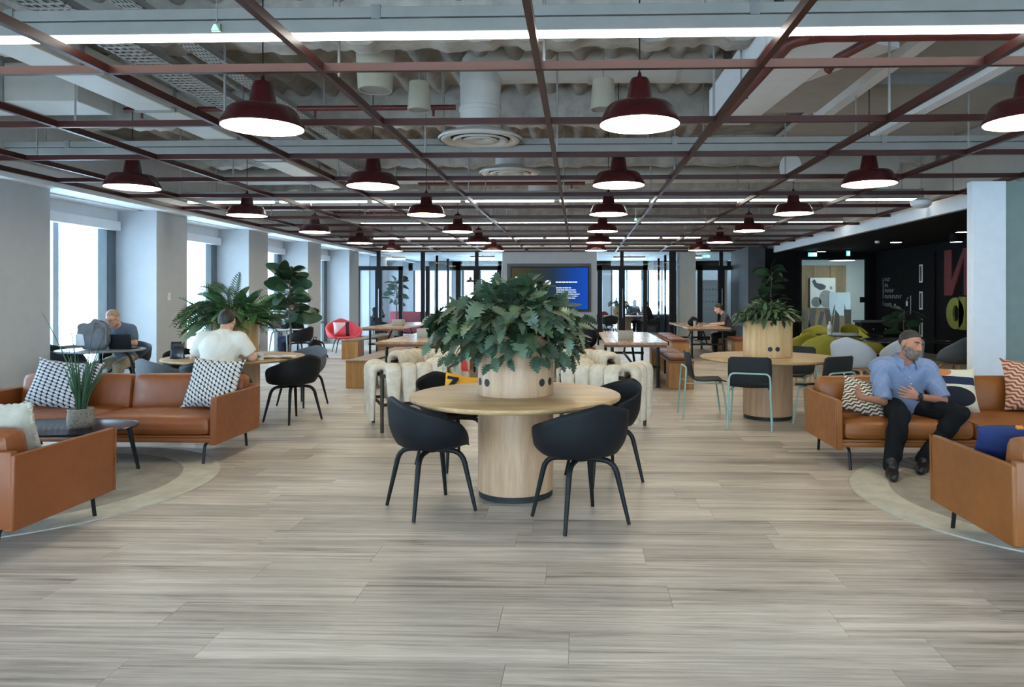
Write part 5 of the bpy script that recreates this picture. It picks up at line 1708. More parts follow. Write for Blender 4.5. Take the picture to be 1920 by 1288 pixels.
def pillow(label, loc, w_, h, t, mat, rz=0, tilt=-.3, roll=0, trim=None, name='cushion'):
    r = root(name, label, 'cushion', loc, rot=(tilt, roll, rz))
    cv = pillow_mesh(w_, h, t).obj('cover', mat, r, ang=60)
    if trim:
        P = []
        for k in range(120):
            q = k / 120 * 4; s_ = int(q); f = (q - s_) * 2 - 1
            a, c = [(f, -1), (1, f), (-f, 1), (-1, -f)][s_]
            x = w_ / 2 * a * (1 - .09 * (1 - c * c)); z = h / 2 * c * (1 - .09 * (1 - a * a)) + h / 2
            P.append((x, .006 * math.sin(k * 2.1), z + .004 * math.cos(k * 2.1)))
        B().tube(P + [P[0]], [.011 + .002 * (k % 2) for k in range(121)], 6).obj('braided_edge', trim, cv)
    else:
        for sx in (-1, 1):
            for cz in (0, 1):
                B().sph((sx * w_ / 2, 0, h * cz), .009, 6).obj('corner_tuft', mat, cv)
    return r
pillow('black and white knitted cushion at the right end of the left sofa', (-3.43, 6.38, .43), .50, .48, .17, 'knit1', rz=-.06, tilt=-.36, roll=.06)
pillow('large black and white knitted cushion leaning behind the snake plant', (-4.86, 6.36, .425), .58, .48, .18, 'knit2', rz=.1, tilt=-.45, roll=.10)
pillow('ivory cushion with a braided edge, cut off at the left edge', (-3.40, 4.12, .44), .42, .42, .16, 'ivory', rz=PI, tilt=-.30, trim='ivory')
pillow('brown and cream zigzag cushion beside the bearded man\'s right arm', (2.46, 6.22, .43), .40, .34, .14, 'wave', rz=-.15, tilt=-.55, roll=.30)
pillow('cream cushion with navy shapes and an orange spot behind the bearded man', (3.36, 6.42, .425), .46, .42, .14, 'abstract', rz=-.05, tilt=-.38, roll=.05)
pillow('rust and cream ribbed cushion at the right edge of the view', (4.06, 6.40, .43), .50, .48, .17, 'rust', rz=-.15, tilt=-.36, roll=.07)
nv = pillow('navy cushion with an orange tab on the near right sofa', (2.56, 4.22, .43), .58, .36, .18, 'navy', rz=PI - .12, tilt=-.60)
B().box((.06, -.012, .335), (.035, .022, .04)).obj('orange_tab', 'orange', nv)
pl_ = root('cushion', 'amber cushion with a dark zigzag print in the chair behind the middle table', 'cushion', (-1.04, 6.05, .46), rot=(-.15, .12, 2.9 - PI))
pcv = pillow_mesh(.38, .33, .15).obj('cover', 'mustard', pl_, ang=60)
def zz(x0): return [(x0, .30), (x0 + .10, .30), (x0 + .10, .275), (x0 + .045, .19), (x0 + .10, .19), (x0 + .10, .165), (x0, .165), (x0, .19), (x0 + .055, .275), (x0, .275)]
B().prism(zz(-.13), -.083, -.073, 'xz').obj('print', 'bagblack', pcv, ang=0)
pillow('small pink cushion lying on the rear left fleece chair', (-1.62, 9.30, .47), .30, .26, .11, 'coral', rz=.3, tilt=-.4)

# ---------------------------------------------------------------- things on the left oak table
tz = .743
r = root('tablet_stand', 'black tablet on an easel stand at the left oak table', 'tablet', (-4.66, 8.02, tz), .15)
B().rbox((0, 0, .10), (.15, .010, .20), .004, 4, rx=-.2).obj('tablet_body', 'blacktop', r)
B().box((0, .055, .08), (.10, .006, .17), rx=.45).obj('stand_leg', 'bagblack', r)
B().box((0, .015, .008), (.10, .07, .008)).obj('stand_foot', 'bagblack', r)
def cup(label, loc, h=.10, r1=.042, r0=.030, mat='ceram', lid=False, band=True):
    c = root('paper_cup', label, 'cup', loc)
    cb_ = B().lathe([(0, .002), (r0, .002), (r1, h), (r1 + .002, h + .002), (r1 - .003, h), (r0, .01)], 24).obj('body', mat, c)
    if band:
        b = B()
        for k in range(7):
            a = -2.1 + .18 * k
            rr_ = r0 + (r1 - r0) * .5 + .002
            b = B().box((rr_ * math.cos(a), rr_ * math.sin(a), h * .52), (.004, .004, .022 + .006 * (k % 2)), rz=a)
            b.obj('print', 'wire', cb_, ang=0)
    if lid: B().lathe([(r1 + .003, h - .004), (r1 + .003, h + .004), (r1 - .006, h + .010), (0, h + .010)], 24).obj('lid', 'wire' if lid == 2 else 'ceram', c)
cup('white cup with dark lettering on the left oak table beside the man\'s elbow', (-3.63, 7.90, tz), .085, .048, .036)
for k, (x, y, rz, w_, d, lab) in enumerate(((-3.58, 8.22, .3, .42, .30, 'open white newspaper spread on the left oak table'), (-3.92, 7.86, -.1, .22, .30, 'white paper sheet under the cup on the left oak table'), (-4.74, 8.28, .2, .30, .22, 'white paper at the left side of the left oak table'))):
    p = root('paper', lab, 'paper', (x, y, tz), rz)
    B().grid(lambda u, v: ((u - .5) * w_, (v - .5) * d, .004 + .010 * abs(math.sin(u * PI * 2)) * (.5 if w_ < .4 else 1)), 12, 6).obj('sheet', 'paper', p, ang=60)
    if w_ > .4: B().grid(lambda u, v: ((u - .45) * w_ * .9, (v - .45) * d * .9, .010 + .012 * abs(math.sin(u * PI * 2))), 12, 6).obj('sheet', 'paper', p, ang=60)

# ---------------------------------------------------------------- window table of the older man
def cafe_table(label, loc, R=.52, top='blacktop', leg='blackmetal'):
    t = root('cafe_table', label, 'table', loc)
    B().lathe([(0, .715), (R - .02, .715), (R, .725), (R - .004, .737), (R - .01, .740), (0, .740)], 48).obj('tabletop', top, t, ang=30)
    for a in (.6, 2.2, 3.75, 5.3):
        P = arc([(.06 * math.cos(a), .06 * math.sin(a), .70), (R * .62 * math.cos(a), R * .62 * math.sin(a), .69), (R * .86 * math.cos(a), R * .86 * math.sin(a), .004)], .14, 6)
        B().tube(P, [.018] * (len(P) - 1) + [.012], 10).obj('leg', leg, t)
    B().lathe([(0, .69), (.10, .69), (.10, .715), (0, .715)], 20).obj('hub', leg, t)
    return t
MT['greytop'] = plain('slate_laminate', hexc('6f7377'), .3, var=.05)
MT['whitetop'] = plain('white_laminate', hexc('c9d2da'), .3, var=.03)
cafe_table('grey topped cafe table by the window with a bag and a laptop on it', (-6.62, 9.55, 0), .54, 'greytop')
C1 = bucket_chair('black bucket armchair under the older man by the window', (-6.72, 10.26, 0), 0.0)
bucket_chair('black bucket armchair half hidden at the left end of the window table', (-7.42, 10.0, 0), 1.9)
lp_ = root('laptop', 'open black laptop in front of the older man', 'laptop', (-6.33, 9.62, .741), PI + .05)
lb_ = B().rbox((0, .0, .008), (.31, .21, .014), .005, 4).obj('base', 'bagblack', lp_)
B().rbox((0, .118, .105), (.31, .008, .205), .004, 4, rx=-.18).obj('screen_lid', 'bagblack', lp_)
B().b2((-.13, -.06, .0152), (.13, .08, .0165)).obj('keyboard', 'charcoal', lb_, ang=0)
bg_ = root('tote_bag', 'slouchy grey canvas bag with arched handles on the window table', 'bag', (-6.64, 9.45, .741), .1)
F = Fld((-.30, -.22, -.02), (.30, .22, .45), .010)
F.ell((0, 0, .13), (.20, .12, .17), None, .02); F.ell((-.10, .0, .22), (.13, .10, .12), None, .05); F.ell((.06, 0, .20), (.13, .10, .13), None, .05)
F.ell((-.14, .02, .31), (.09, .06, .05), None, .05); F.ell((0.0, .02, .36), (.06, .05, .06), None, .05)
F.folds(.008, .6, 2); F.cut((0, 0, .003), (0, 0, -1)); F.obj('body', 'bag', bg_)
B().tube(arc([(.03, -.10, .24), (.06, -.11, .40), (.20, -.09, .34), (.20, -.10, .08)], .12, 8), .014, 8).obj('handle', 'bag', bg_)
B().tube(arc([(-.02, .08, .26), (.0, .08, .40), (.12, .08, .36), (.16, .08, .20)], .10, 8), .014, 8).obj('handle', 'bag', bg_)
B().rbox((-.13, -.10, .14), (.12, .03, .16), .014, 5).obj('pocket', 'whitetop', bg_)
# table behind the fiddle leaf tree
cafe_table('small white cafe table behind the fiddle leaf tree', (pxX(533, 15.8), 15.8, 0), .42, 'whitetop', 'galv')
bucket_chair('black bucket armchair under the jacketed person', (jx, 15.9, 0), -PI / 2 - .2)
lp2 = root('laptop', 'grey laptop on the white cafe table behind the fiddle leaf tree', 'laptop', (pxX(524, 15.7), 15.7, .741), PI / 2 - .2)
B().rbox((0, 0, .008), (.31, .21, .014), .005, 4).obj('base', 'galv', lp2)
B().rbox((0, .118, .105), (.31, .008, .205), .004, 4, rx=-.2).obj('screen_lid', 'greyshirt', lp2)
bp = root('backpack', 'black backpack standing on the floor against the far pale pier', 'backpack', (pxX(590, 16.6), 16.6, 0), .3)
F = Fld((-.3, -.25, -.02), (.3, .25, .6), .012)
F.ell((0, 0, .20), (.17, .11, .22), None, .03); F.ell((0, 0, .32), (.14, .10, .14), None, .05); F.ell((0, -.09, .14), (.13, .06, .11), None, .03); F.cut((0, 0, .004), (0, 0, -1)); F.folds(.005, .6, 1)
F.obj('body', 'bagblack', bp)
B().tube(arc([(.08, .08, .42), (.20, .10, .34), (.24, .10, .12), (.30, .06, .01)], .1, 6), .018, 8, flat=.5).obj('strap', 'bagblack', bp)
B().tube(arc([(.02, .08, .44), (.04, .09, .50), (-.04, .09, .50), (-.03, .08, .44)], .03, 4), .010, 6).obj('grab_loop', 'bagblack', bp)
bp2 = root('backpack', 'large black backpack on the leather padded bench beside the plant', 'backpack', (.16, 13.55, .497), -.2)
F = Fld((-.3, -.25, -.02), (.3, .25, .6), .012)
F.ell((0, 0, .20), (.18, .12, .22), None, .03); F.ell((-.03, 0, .36), (.12, .10, .12), None, .05); F.cut((0, 0, .004), (0, 0, -1)); F.folds(.006, .6, 3)
F.obj('body', 'bagblack', bp2)
B().tube(arc([(.10, -.10, .40), (.22, -.12, .30), (.22, -.12, .05)], .08, 5), .018, 8, flat=.5).obj('strap', 'bagblack', bp2)

# ---------------------------------------------------------------- coral armchair by the far window
ca = root('lounge_armchair', 'coral red lounge armchair with a patterned cushion by the last window', 'chair', (pxX(645, 18.4), 18.4, 0), .55)
o = mobj('shell', B().grid(shell_fn(.40, .34, .34, .40, (0, .0, .10, .20, .24, .38, .50)), 48, 16, cu=True).mesh('shell', 80), 'coral', ca)
md = o.modifiers.new('solid', 'SOLIDIFY'); md.thickness = .05; md.offset = 0
legs4(ca, 'blackmetal', (.26, .24), .013, .36)
pk_ = root('cushion', 'pink, white and plum triangle cushion in the coral armchair', 'cushion', (pxX(642, 18.35), 18.3, .43), rot=(-.35, 0, .45))
def tri_mat():
    t = NT('triangle_print'); x, y, z = t.xyz()
    a = t.math('GREATER_THAN', t.math('SUBTRACT', z, .21), t.math('MULTIPLY', x, .95))
    c = t.mix(a, hexc('d8505e'), hexc('d5b9c0'))
    c = t.mix(t.math('GREATER_THAN', x, .10), c, hexc('3a2438'))
    return t.fin(c, .9)
MT['tri'] = tri_mat()
pillow_mesh(.42, .40, .14).obj('cover', 'tri', pk_, ang=60)

# ---------------------------------------------------------------- far right table things
cup('paper coffee cup on the far right plank table', (pxX(1303, 17.3), 17.3, .741), .14, .045, .035, 'card', 2, False)
r = root('camera_bag', 'black rounded pouch beside the coffee cup on the far right table', 'bag', (pxX(1299, 17.55), 17.55, .741))
F = Fld((-.2, -.15, -.02), (.2, .15, .3), .01); F.ell((0, 0, .09), (.13, .09, .10), None, .02); F.ell((.03, 0, .17), (.08, .06, .06), None, .04); F.cut((0, 0, .004), (0, 0, -1)); F.obj('body', 'bagblack', r)
B().tube([(-.06, 0, .19), (0, 0, .24), (.08, 0, .19)], .008, 6).obj('handle', 'bagblack', r)
p = root('paper', 'white sheet of paper the woman writes on', 'paper', (3.30, 17.6, .741), .2)
B().grid(lambda u, v: ((u - .5) * .42, (v - .5) * .3, .003 + .004 * math.sin(u * 3)), 6, 3).obj('sheet', 'paper', p)

# ---------------------------------------------------------------- screen on the far wall
def screen_mat():
    t = NT('screen_picture'); x, y, z = t.xyz()
    f = t.math('ADD', t.math('MULTIPLY', x, .36), .5)
    c = t.ramp(f, [(0, hexc('4a4228')), (.30, hexc('34382f')), (.55, hexc('22364a')), (.78, hexc('10459a')), (1, hexc('0a50c8'))])
    dk = t.math('ADD', .62, t.math('MULTIPLY', z, -.25))
    return t.fin((.004, .004, .005), .6, spec=.1, emit=c, estr=.9)
MT['screen'] = screen_mat()
MT['scrtext'] = emis('screen_text', (.70, .85, 1), .9); MT['scrgreen'] = emis('screen_green', (.05, .7, .25), .9)
MT['scrdark'] = emis('screen_dark', (.02, .035, .05), .6); MT['scrblue'] = emis('screen_pale', (.45, .62, .72), .7)
sx0, sx1 = X(958), X(1104); scx = (sx0 + sx1) / 2; scz = CAM_H + (557 - 541) / FPX * YF
sw, sh = sx1 - sx0, 1.50
rec = root('screen_surround', 'dark grey recessed surround framing the wall screen', 'frame', (scx, YF, scz))
B().b2((-sw / 2 - .13, -.03, sh / 2), (sw / 2 + .08, .0, sh / 2 + .11)).b2((-sw / 2 - .13, -.03, -sh / 2 - .06), (sw / 2 + .08, 0, -sh / 2)).b2((-sw / 2 - .13, -.03, -sh / 2), (-sw / 2, 0, sh / 2)).b2((sw / 2, -.03, -sh / 2), (sw / 2 + .08, 0, sh / 2)).obj('surround_board', 'charcoal', rec, ang=0)
tv = root('wall_screen', 'large wall screen with a blue slide above the middle plant', 'screen', (scx, YF - .04, scz))
B().b2((-sw / 2, -.03, -sh / 2), (sw / 2, .03, sh / 2)).obj('bezel', 'bagblack', tv, bev=.006)
pic = B().b2((-sw / 2 + .03, -.034, -sh / 2 + .03), (sw / 2 - .03, -.0305, sh / 2 - .03)).obj('picture', 'screen', tv, ang=0)
k_ = sw / 1615.0       # slide coordinates follow the enlarged photograph of the screen
def SP(px, py): return ((px - 165 - 807) * k_, sh / 2 - .03 - (py - 140) * k_)
def slab(name, pts, mat, dep=-.036): 
    return B().prism([SP(*q) for q in pts], dep, -.0335, 'xz').obj(name, mat, pic, ang=0)
slab('slide_building', [(190, 480), (270, 320), (720, 500), (700, 640), (560, 780), (300, 700)], 'scrdark')
for i in range(4):
    y = 330 + 55 * i
    slab('slide_stripe', [(290 + 6 * i, y), (560 - 20 * i, y + 100 - 12 * i), (560 - 20 * i, y + 118 - 12 * i), (290 + 6 * i, y + 26)], 'scrblue', -.0375)
slab('slide_building', [(190, 480), (270, 330), (330, 350), (330, 450)], 'scrblue', -.037)
slab('slide_emblem', [(235, 610), (260, 550), (320, 540), (370, 570), (330, 620), (260, 635)], 'scrgreen', -.038)
slab('slide_emblem', [(400 + 62 * math.cos(a), 665 + 85 * math.sin(a)) for a in np.linspace(0, 2 * PI, 15)[:-1]], 'scrblue', -.0385)
slab('slide_bubble', [(935 + 60 * math.cos(a), 455 + 52 * math.sin(a)) for a in np.linspace(0, 2 * PI, 17)[:-1]], 'scrtext')
slab('slide_bubble', [(905, 490), (950, 500), (940, 525)], 'scrtext')
rg = random.Random(8)
for (x0, x1, y, hgt) in ((1095, 1545, 440, 20), (1100, 1415, 560, 14), (1110, 1515, 603, 14), (1110, 1530, 646, 14), (1120, 1590, 689, 14), (1130, 1550, 731, 14), (1200, 1500, 771, 14)):
    x = x0
    while x < x1:
        L = rg.choice((28, 44, 60, 76)); x2 = min(x + L, x1)
        slab('slide_text', [(x, y - hgt / 2), (x2, y - hgt / 2), (x2, y + hgt / 2), (x, y + hgt / 2)], 'scrtext'); x += L + 10

# ---------------------------------------------------------------- dark lounge on the right
def drum_table(label, x, y, R=.55):
    t = root('lounge_table', label, 'table', (x, y, 0))
    B().lathe([(0, .715), (R - .01, .715), (R, .722), (R, .735), (R - .01, .742), (0, .742)], 40).obj('tabletop', 'blacktop', t, ang=30)
    B().lathe([(0, 0), (.28, 0), (.28, .012), (.05, .03), (.035, .06), (.035, .715)], 28).obj('pedestal', 'blackmetal', t)
drum_table('black round table in the dark lounge behind the yellow chair', pxX(1600, 13.6), 13.8, .62)
drum_table('black round table behind the bearded man in the dark lounge', pxX(1700, 11.9), 12.0, .70)
def lchair(label, px, Y, rz, m):
    return bucket_chair(label, (pxX(px, Y), Y, 0), rz, m, 'ash', SHM_DEEP, None, 'lounge_chair')
lchair('mustard yellow upholstered chair with its back to us beside the right planter', 1540, 11.2, PI - .15, 'yellow')
lchair('mustard yellow chair partly hidden behind the right planter', 1492, 11.9, PI + .5, 'yellow')
lchair('grey upholstered chair with pale wooden legs left of the bearded man', 1600, 10.5, PI - .7, 'greyfab')
lchair('mustard yellow chair beyond the black table, beside the clear bottle', 1528, 14.6, -.6, 'yellow')
lchair('mustard yellow chair at the far side of the black table, half in shadow', 1604, 15.3, .1, 'yellow')
lchair('mustard yellow chair turned sideways, right of the black lounge table', 1641, 13.3, 1.2, 'yellow')
lchair('grey upholstered chair directly behind the bearded man\'s head', 1690, 10.9, PI + .15, 'greyfab')
lchair('dark grey upholstered chair in the shadow beside the pale pillar', 1793, 11.3, PI + .5, 'dkgrey')
r = root('water_bottle', 'clear plastic bottle on the black lounge table', 'bottle', (pxX(1556, 13.6), 13.6, .743))
B().lathe([(0, 0), (.045, .0), (.048, .02), (.045, .12), (.048, .16), (.02, .21), (.02, .23)], 20).obj('body', 'plastic', r)
B().lathe([(.022, .225), (.022, .25), (0, .25)], 14).obj('cap', 'ceram', r)
B().lathe([(.0475, .06), (.0475, .12)], 20).obj('wrapper', 'card', r)
r = root('cabinet', 'low black cabinet by the lounge wall with a slatted front', 'cabinet', (pxX(1655, 17.2), 17.2, 0))
B().b2((-.62, -.25, .85), (.62, .25, .90)).obj('top', 'charcoal', r, bev=.006)
B().b2((-.58, -.22, .05), (.58, .22, .85)).obj('carcass', 'black', r, bev=.004)
for i in range(4):
    dr = B().b2((-.56 + .285 * i, -.235, .10), (-.56 + .285 * i + .265, -.22, .80)).obj('door', 'black', r, bev=.004)
    B().sph((-.32 + .285 * i, -.245, .70), .018, 8).obj('knob', 'galv', dr)
# wall letters (upper one oxblood, lower one olive) on the side wall
def wall_letter(label, polys, mat, y0, z0, w_, h):
    r = root('wall_letter', label, 'sign', (RX - .06, y0, z0))
    for p in polys:
        # u runs along the wall towards the viewer (left to right as seen)
        B().prism([(-u * w_, v * h) for u, v in p], .0, .055, 'yz').obj('letter_stroke', mat, r, ang=0)
wall_letter('huge oxblood letter shaped like a mirrored N on the dark lounge wall', [[(0, 0), (.28, 0), (.28, 1), (0, 1)], [(.72, 0), (1, 0), (1, 1), (.72, 1)], [(.28, .0), (.30, .0), (.72, .80), (.72, 1), (.70, 1), (.28, .34)]], 'redletter', 17.85, 1.50, 1.25, 1.12)
bowl_o = [(.37 + .37 * math.cos(a), .47 + .47 * math.sin(a)) for a in np.linspace(0, 2 * PI, 25)]
bowl_i = [(.40 + .13 * math.cos(a), .47 + .25 * math.sin(a)) for a in np.linspace(0, 2 * PI, 25)]
strokes = [[bowl_o[i], bowl_o[i + 1], bowl_i[i + 1], bowl_i[i]] for i in range(24)]
wall_letter('big olive letter a under the oxblood letter on the dark lounge wall', strokes + [[(.52, 0), (.80, 0), (.80, .96), (.52, .96)]], 'yellowletter', 17.75, .68, 1.10, .82)
# wayfinding sign: line of words beside an arrow
r = root('wayfinding_sign', 'grey wayfinding lettering with arrows on the black wall left of the doors', 'sign', (RX - .004, 21.55, 1.60))
def wz(py): return (545 - py) / FPX * 21.0
def wbar(name, y0, y1, za, zb): B().b2((-.004, -y1, za), (.003, -y0, zb)).obj(name, 'signgrey', r, ang=0)
wbar('arrow_shaft', .02, .06, wz(556), wz(520))
B().prism([(-.0, wz(523)), (-.08, wz(523)), (-.04, wz(517))], -.004, .003, 'yz').obj('arrow_head', 'signgrey', r, ang=0)
for (py, n_) in ((521, 3), (532, 2), (542, 5), (553, 9), (568, 4)):
    y = .16
    for k in range(n_):
        wbar('letter', y, y + .05, wz(py + 3), wz(py - 3)); wbar('letter', y + .05, y + .095, wz(py + (3 if k % 2 else -1)), wz(py + (1 if k % 2 else -3))); y += .125
wbar('arrow_shaft', .02, .06, wz(570), wz(562)); wbar('pictogram', .78, .90, wz(571), wz(566))
# black doors with three slit windows each
d = struct('door_10', B().b2((RX - .05, 18.35, 0), (RX, 19.75, 2.62)), 'black', ang=0)
for i in range(3):
    z0 = 1.46 + (557 - (530, 580, 630)[i]) / FPX * 19.05
    B().b2((RX - .062, 18.96, z0), (RX - .05, 19.14, z0 + .48)).obj('window_trim', 'ceram', d, ang=0)
    B().b2((RX - .066, 19.0, z0 + .04), (RX - .06, 19.10, z0 + .44)).obj('door_pane', 'charcoal', d, ang=0)
B().tube([(RX - .07, 19.6, 1.0), (RX - .07, 19.6, 1.5)], .015, 8).obj('door_handle', 'galv', d)
sw_ = root('wall_switch', 'small pale switch plate on the black wall beside the doors', 'switch', (RX - .012, 19.95, 1.28))
B().rbox((0, 0, 0), (.02, .09, .14), .006, 4).obj('plate', 'ceram', sw_); B().rbox((-.012, 0, .01), (.01, .04, .06), .004, 4).obj('rocker', 'ceram', sw_)
# glazed meeting room
mg = struct('window_40', B().b2((6.78, 21.97, 0), (6.86, 22.05, 2.68)).b2((8.80, 21.97, 0), (8.92, 22.05, 2.68)).b2((6.86, 21.97, 2.62), (8.80, 22.05, 2.68)).b2((6.86, 21.97, 0), (8.80, 22.05, .06)), 'frame', ang=0)
B().b2((6.86, 22.0, .06), (8.80, 22.012, 2.62)).obj('window_pane', 'glassd', mg, ang=0)
fz = lambda py: CAM_H + (557 - py) / FPX * 22.0
fx = lambda px: pxX(px, 21.98)
for q in ([(1502, 580), (1512, 580), (1522, 622), (1508, 622)], [(1519, 580), (1530, 580), (1526, 622), (1515, 622)], [(1538, 584), (1546, 584), (1538, 622), (1530, 622)], [(1546, 580), (1556, 580), (1562, 622), (1552, 622)], [(1566, 580), (1574, 590), (1574, 622), (1562, 622)], [(1582, 580), (1596, 580), (1596, 622), (1586, 622)]):
    B().prism([(fx(a), fz(b_)) for a, b_ in q], 21.985, 21.998, 'xz').obj('frosted_film', 'frost', mg, ang=0)
B().b2((fx(1612), 21.93, fz(567)), (fx(1622), 21.97, fz(557))).obj('booking_panel', 'led' if False else 'bagblack', mg, ang=0)
wp = root('oak_wall_panel', 'tall oak wall panelling inside the glazed meeting room', 'panel', (0, 26.25, 0))
for i in range(3):
    a = pxX(1497, 26.2) + i * .58
    B().b2((a, -.05, .0), (a + .572, .03, 2.62)).obj('panel_board', 'panel', wp, bev=.006, ang=0)
pa = root('wall_painting', 'pale canvas with grey rounded shapes inside the meeting room', 'painting', (pxX(1543, 26.1), 26.14, CAM_H + (557 - 549) / FPX * 26.1))
pw_, ph_ = .92, 1.10
B().b2((-pw_ / 2, -.03, -ph_ / 2), (pw_ / 2, .03, ph_ / 2)).obj('canvas', 'paper', pa, ang=0)
def blob(pts, m): B().prism(pts, -.036, -.031, 'xz').obj('shape', m, pa, ang=0)
blob([(-.40, .42), (-.30, .50), (-.22, .36), (0, .32), (.12, .24), (.06, .12), (-.12, .10), (-.30, .22)], 'charcoal')
blob([(.30 + .05 * math.cos(a), .18 + .06 * math.sin(a)) for a in np.linspace(0, 6.28, 13)[:-1]], 'frost')
blob([(.12 + .26 * math.cos(a), -.22 + .32 * math.sin(a)) for a in np.linspace(0, 6.28, 21)[:-1]], 'frost')
blob([(-.24 + .18 * math.cos(a), -.34 + .19 * math.sin(a)) for a in np.linspace(0, 6.28, 19)[:-1]], 'signgrey')
fc = root('flipchart', 'white flipchart on a stand inside the meeting room', 'flipchart', (pxX(1574, 24.2), 24.2, 0))
B().b2((-.36, -.02, .85), (.36, .02, 1.62)).obj('board', 'paper', fc, rot=(0, 0, 0), bev=.005)
B().b2((-.36, -.05, .83), (.36, .0, .86)).obj('tray', 'galv', fc, ang=0)
for s_ in (-1, 1): B().tube([(s_ * .10, .02, 1.5), (s_ * .38, -.12, .005)], .014, 8).obj('leg', 'blackmetal', fc)
B().tube([(0, .03, 1.5), (0, .42, .005)], .014, 8).obj('leg', 'blackmetal', fc)
# downlights and exit signs
def downlight(label, x, y, z, R, drop):
    r = root('downlight', label, 'light', (x, y, z))
    B().lathe([(R, 0), (R + .015, .004), (R + .015, drop), (0, drop)], 28).obj('rim', 'black', r)
    B().lathe([(0, -.002), (R, .001)], 28).obj('diffuser', 'down', r)
    if drop > .2: pass
downlight('round downlight in the black ceiling nearest the pale pillar', pxX(1805, 14.8), 14.8, 2.80, .13, .04)
downlight('round downlight in the black ceiling left of the doors', pxX(1680, 17.5), 17.5, 2.80, .13, .04)
downlight('round downlight above the oxblood letter', pxX(1793, 15.6), 15.6, 2.66, .12, .18)
downlight('round downlight in front of the glazed meeting room', pxX(1540, 21.0), 21.0, 2.80, .12, .04)
downlight('large round ceiling light inside the glazed meeting room', pxX(1579, 25.0), 25.0, 2.74, .42, .10)
sd_ = root('smoke_detector', 'white smoke detector on the black ceiling', 'detector', (pxX(1645, 17.5), 17.5, 2.78))
B().lathe([(0, 0), (.05, .005), (.06, .03), (.05, .06), (0, .06)], 18).obj('body', 'ceram', sd_); B().lathe([(.03, -.004), (.035, .004), (0, .004)], 14).obj('sensor', 'housing', sd_)
def exit_sign(label, px, py, Y, w_, h):
    x, z = pxX(px, Y), CAM_H + (557 - py) / FPX * Y
    r = root('exit_sign', label, 'sign', (x, Y, z))
    B().b2((-w_ / 2, -.02, -h / 2), (w_ / 2, .02, h / 2)).obj('sign_body', 'housing', r, ang=0, bev=.004)
    B().b2((-w_ / 2 + .01, -.026, -h / 2 + .01), (w_ / 2 - .01, -.0205, h / 2 - .01)).obj('sign_face', 'exit', r, ang=0)
    k = w_
    B().prism([(-.30 * k, 0), (-.12 * k, .22 * h), (-.12 * k, .08 * h), (.02 * k, .08 * h), (.02 * k, -.08 * h), (-.12 * k, -.08 * h), (-.12 * k, -.22 * h)], -.029, -.0265, 'xz').obj('arrow', 'exitw', r, ang=0)
    B().prism([(.12 * k, -.3 * h), (.34 * k, -.3 * h), (.34 * k, .3 * h), (.12 * k, .3 * h)], -.029, -.0265, 'xz').obj('doorway_mark', 'exitw', r, ang=0)
    top = (3.0 if Y > 23.5 else 2.84)
    for s_ in (-1, 1): B().tube([(s_ * w_ * .3, 0, h / 2), (s_ * w_ * .3, 0, top - z)], .005, 6).obj('hanger', 'blackmetal', r)
exit_sign('lit turquoise exit sign behind the glass by the cream wall', 1324, 481, 25.2, .30, .13)
exit_sign('lit turquoise exit sign hanging left in the black ceiling', 1523, 478, 21.2, .27, .13)
exit_sign('small lit turquoise exit sign hanging above the meeting room glass', 1590, 476, 20.6, .12, .16)
# socket plate on the pier
so = root('wall_socket', 'small white switch plate on the second pale pier', 'switch', (XL + .006, 12.30, 1.47))
B().rbox((0, 0, 0), (.012, .085, .13), .004, 4).obj('plate', 'ceram', so); B().rbox((.008, 0, 0), (.008, .035, .05), .003, 4).obj('rocker', 'ceram', so)
so = root('wall_socket', 'small round floor level socket on the pier return behind the tree', 'switch', (pxX(563, 18.69), 18.69, .42))
B().rbox((0, 0, 0), (.09, .012, .09), .004, 4).obj('plate', 'ceram', so); B().rbox((0, -.008, 0), (.035, .008, .05), .003, 4).obj('rocker', 'housing', so)

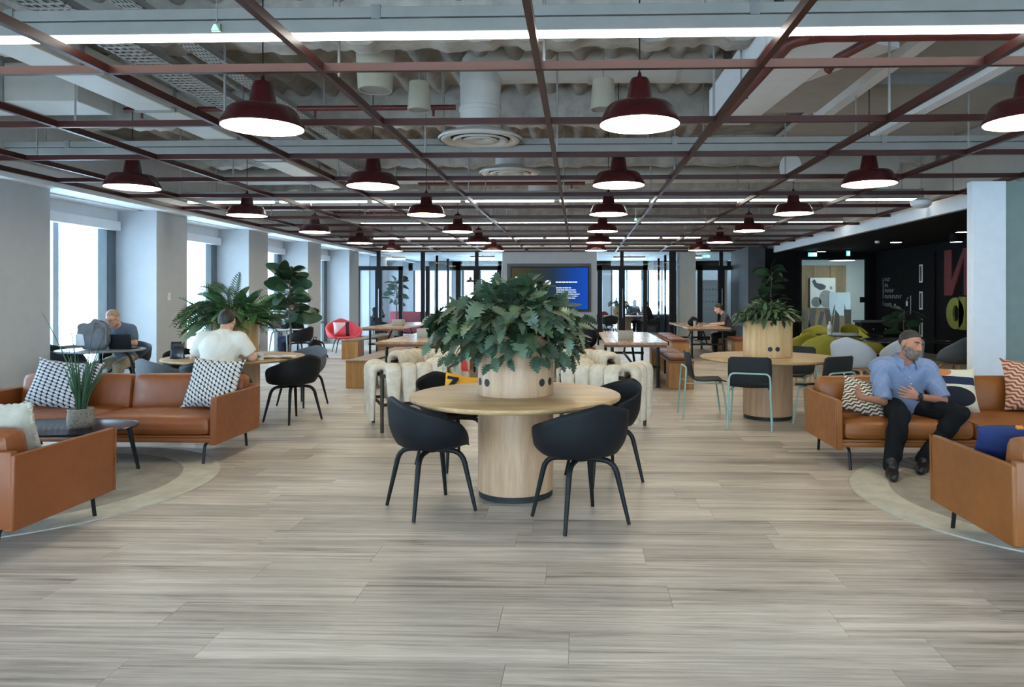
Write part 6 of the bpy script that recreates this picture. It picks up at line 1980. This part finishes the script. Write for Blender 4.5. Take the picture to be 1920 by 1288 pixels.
# ---------------------------------------------------------------- rooms behind the glass
dt = root('round_table', 'round table with a planter behind the right glass doors', 'table', (pxX(1170, 27.3), 27.3, 0))
B().lathe([(0, .71), (.78, .71), (.80, .725), (.79, .742), (0, .742)], 40).obj('tabletop', 'oak', dt); B().lathe([(.28, 0), (.28, .71)], 32).obj('column', 'oakv', dt)
planter('small cylinder planter on the round table behind the right glass doors', (pxX(1160, 27.1), 27.1, .742), [D_(255), D_(285)], 'oakv2', .26, .40)
bushy('drooping green plant in the planter behind the right glass doors', (pxX(1160, 27.1), 27.1, 1.14), 60, .50, .34, .15, OVAL, ['leafdark', 'leafmid'], .26, .24, 31, 'leafy_plant', (0, 0), .6)
bucket_chair('wine red chair behind the left leaf of the right glass doors', (pxX(1126, 28.3), 28.3, 0), -.6, 'redch', 'blackleg', SHM_DEEP)
bucket_chair('black chair with its back to us behind the right glass doors', (pxX(1143, 26.2), 26.2, 0), PI + .2, 'felt', 'blackleg')
bucket_chair('black chair under the person drinking behind the glass', (pxX(1222, 25.8), 25.8, 0), -PI / 2 - .1, 'felt', 'blackleg')
bucket_chair('black chair under the person behind the left glass doors', (pxX(702, 24.95), 24.95, 0), 1.2, 'felt', 'blackleg')
bucket_chair('dark chair under the person far behind by the fern', (pxX(1186, 28.6), 28.6, 0), .3, 'felt', 'blackleg')
r = root('low_sofa', 'dark red leather banquette along the back of the left glass room', 'sofa', (pxX(778, 28.2), 28.2, 0))
B().rbox((0, 0, .24), (2.2, .7, .4), .05, 6).obj('seat', 'redch', r); B().rbox((0, .32, .60), (2.2, .18, .55), .06, 6).obj('backrest', 'redch', r); B().b2((-1.0, -.3, 0), (1.0, .3, .05)).obj('base', 'black', r)
r = root('console', 'dark low counter in the room behind the right glass doors', 'cabinet', (pxX(1232, 28.6), 28.7, 0))
B().b2((-.9, -.25, .70), (.9, .25, .75)).obj('top', 'walnut', r, bev=.005); B().b2((-.85, -.22, .02), (.85, .22, .70)).obj('carcass', 'charcoal', r)
for i in range(3): B().b2((-.82 + .56 * i, -.24, .08), (-.82 + .56 * i + .53, -.22, .66)).obj('door', 'charcoal', r, bev=.004)
wb = root('whiteboard', 'pale blue glass writing board behind the rightmost glass doors', 'board', (pxX(1331, 25.6), 25.6, 1.45))
B().b2((-.42, -.01, -1.44), (.42, .015, .62)).obj('board_panel', 'whitetop', wb, ang=0)
for rowz in (.28, -.16):
    for k in range(7): B().b2((-.36 + .11 * k, -.014, rowz - .012), (-.36 + .11 * k + .05, -.0105, rowz + (.02 if k % 2 else .035))).obj('handwriting', 'signgrey', wb, ang=0)
for zz_ in (.06, -.42): B().b2((-.42, -.013, zz_), (.42, -.0102, zz_ + .006)).obj('ruled_line', 'housing', wb, ang=0)
struct('wall_cream_room', B().b2((pxX(1352, 25.0), 25.0, 0), (5.2, 25.1, 2.75)), 'trayroom', ang=0)
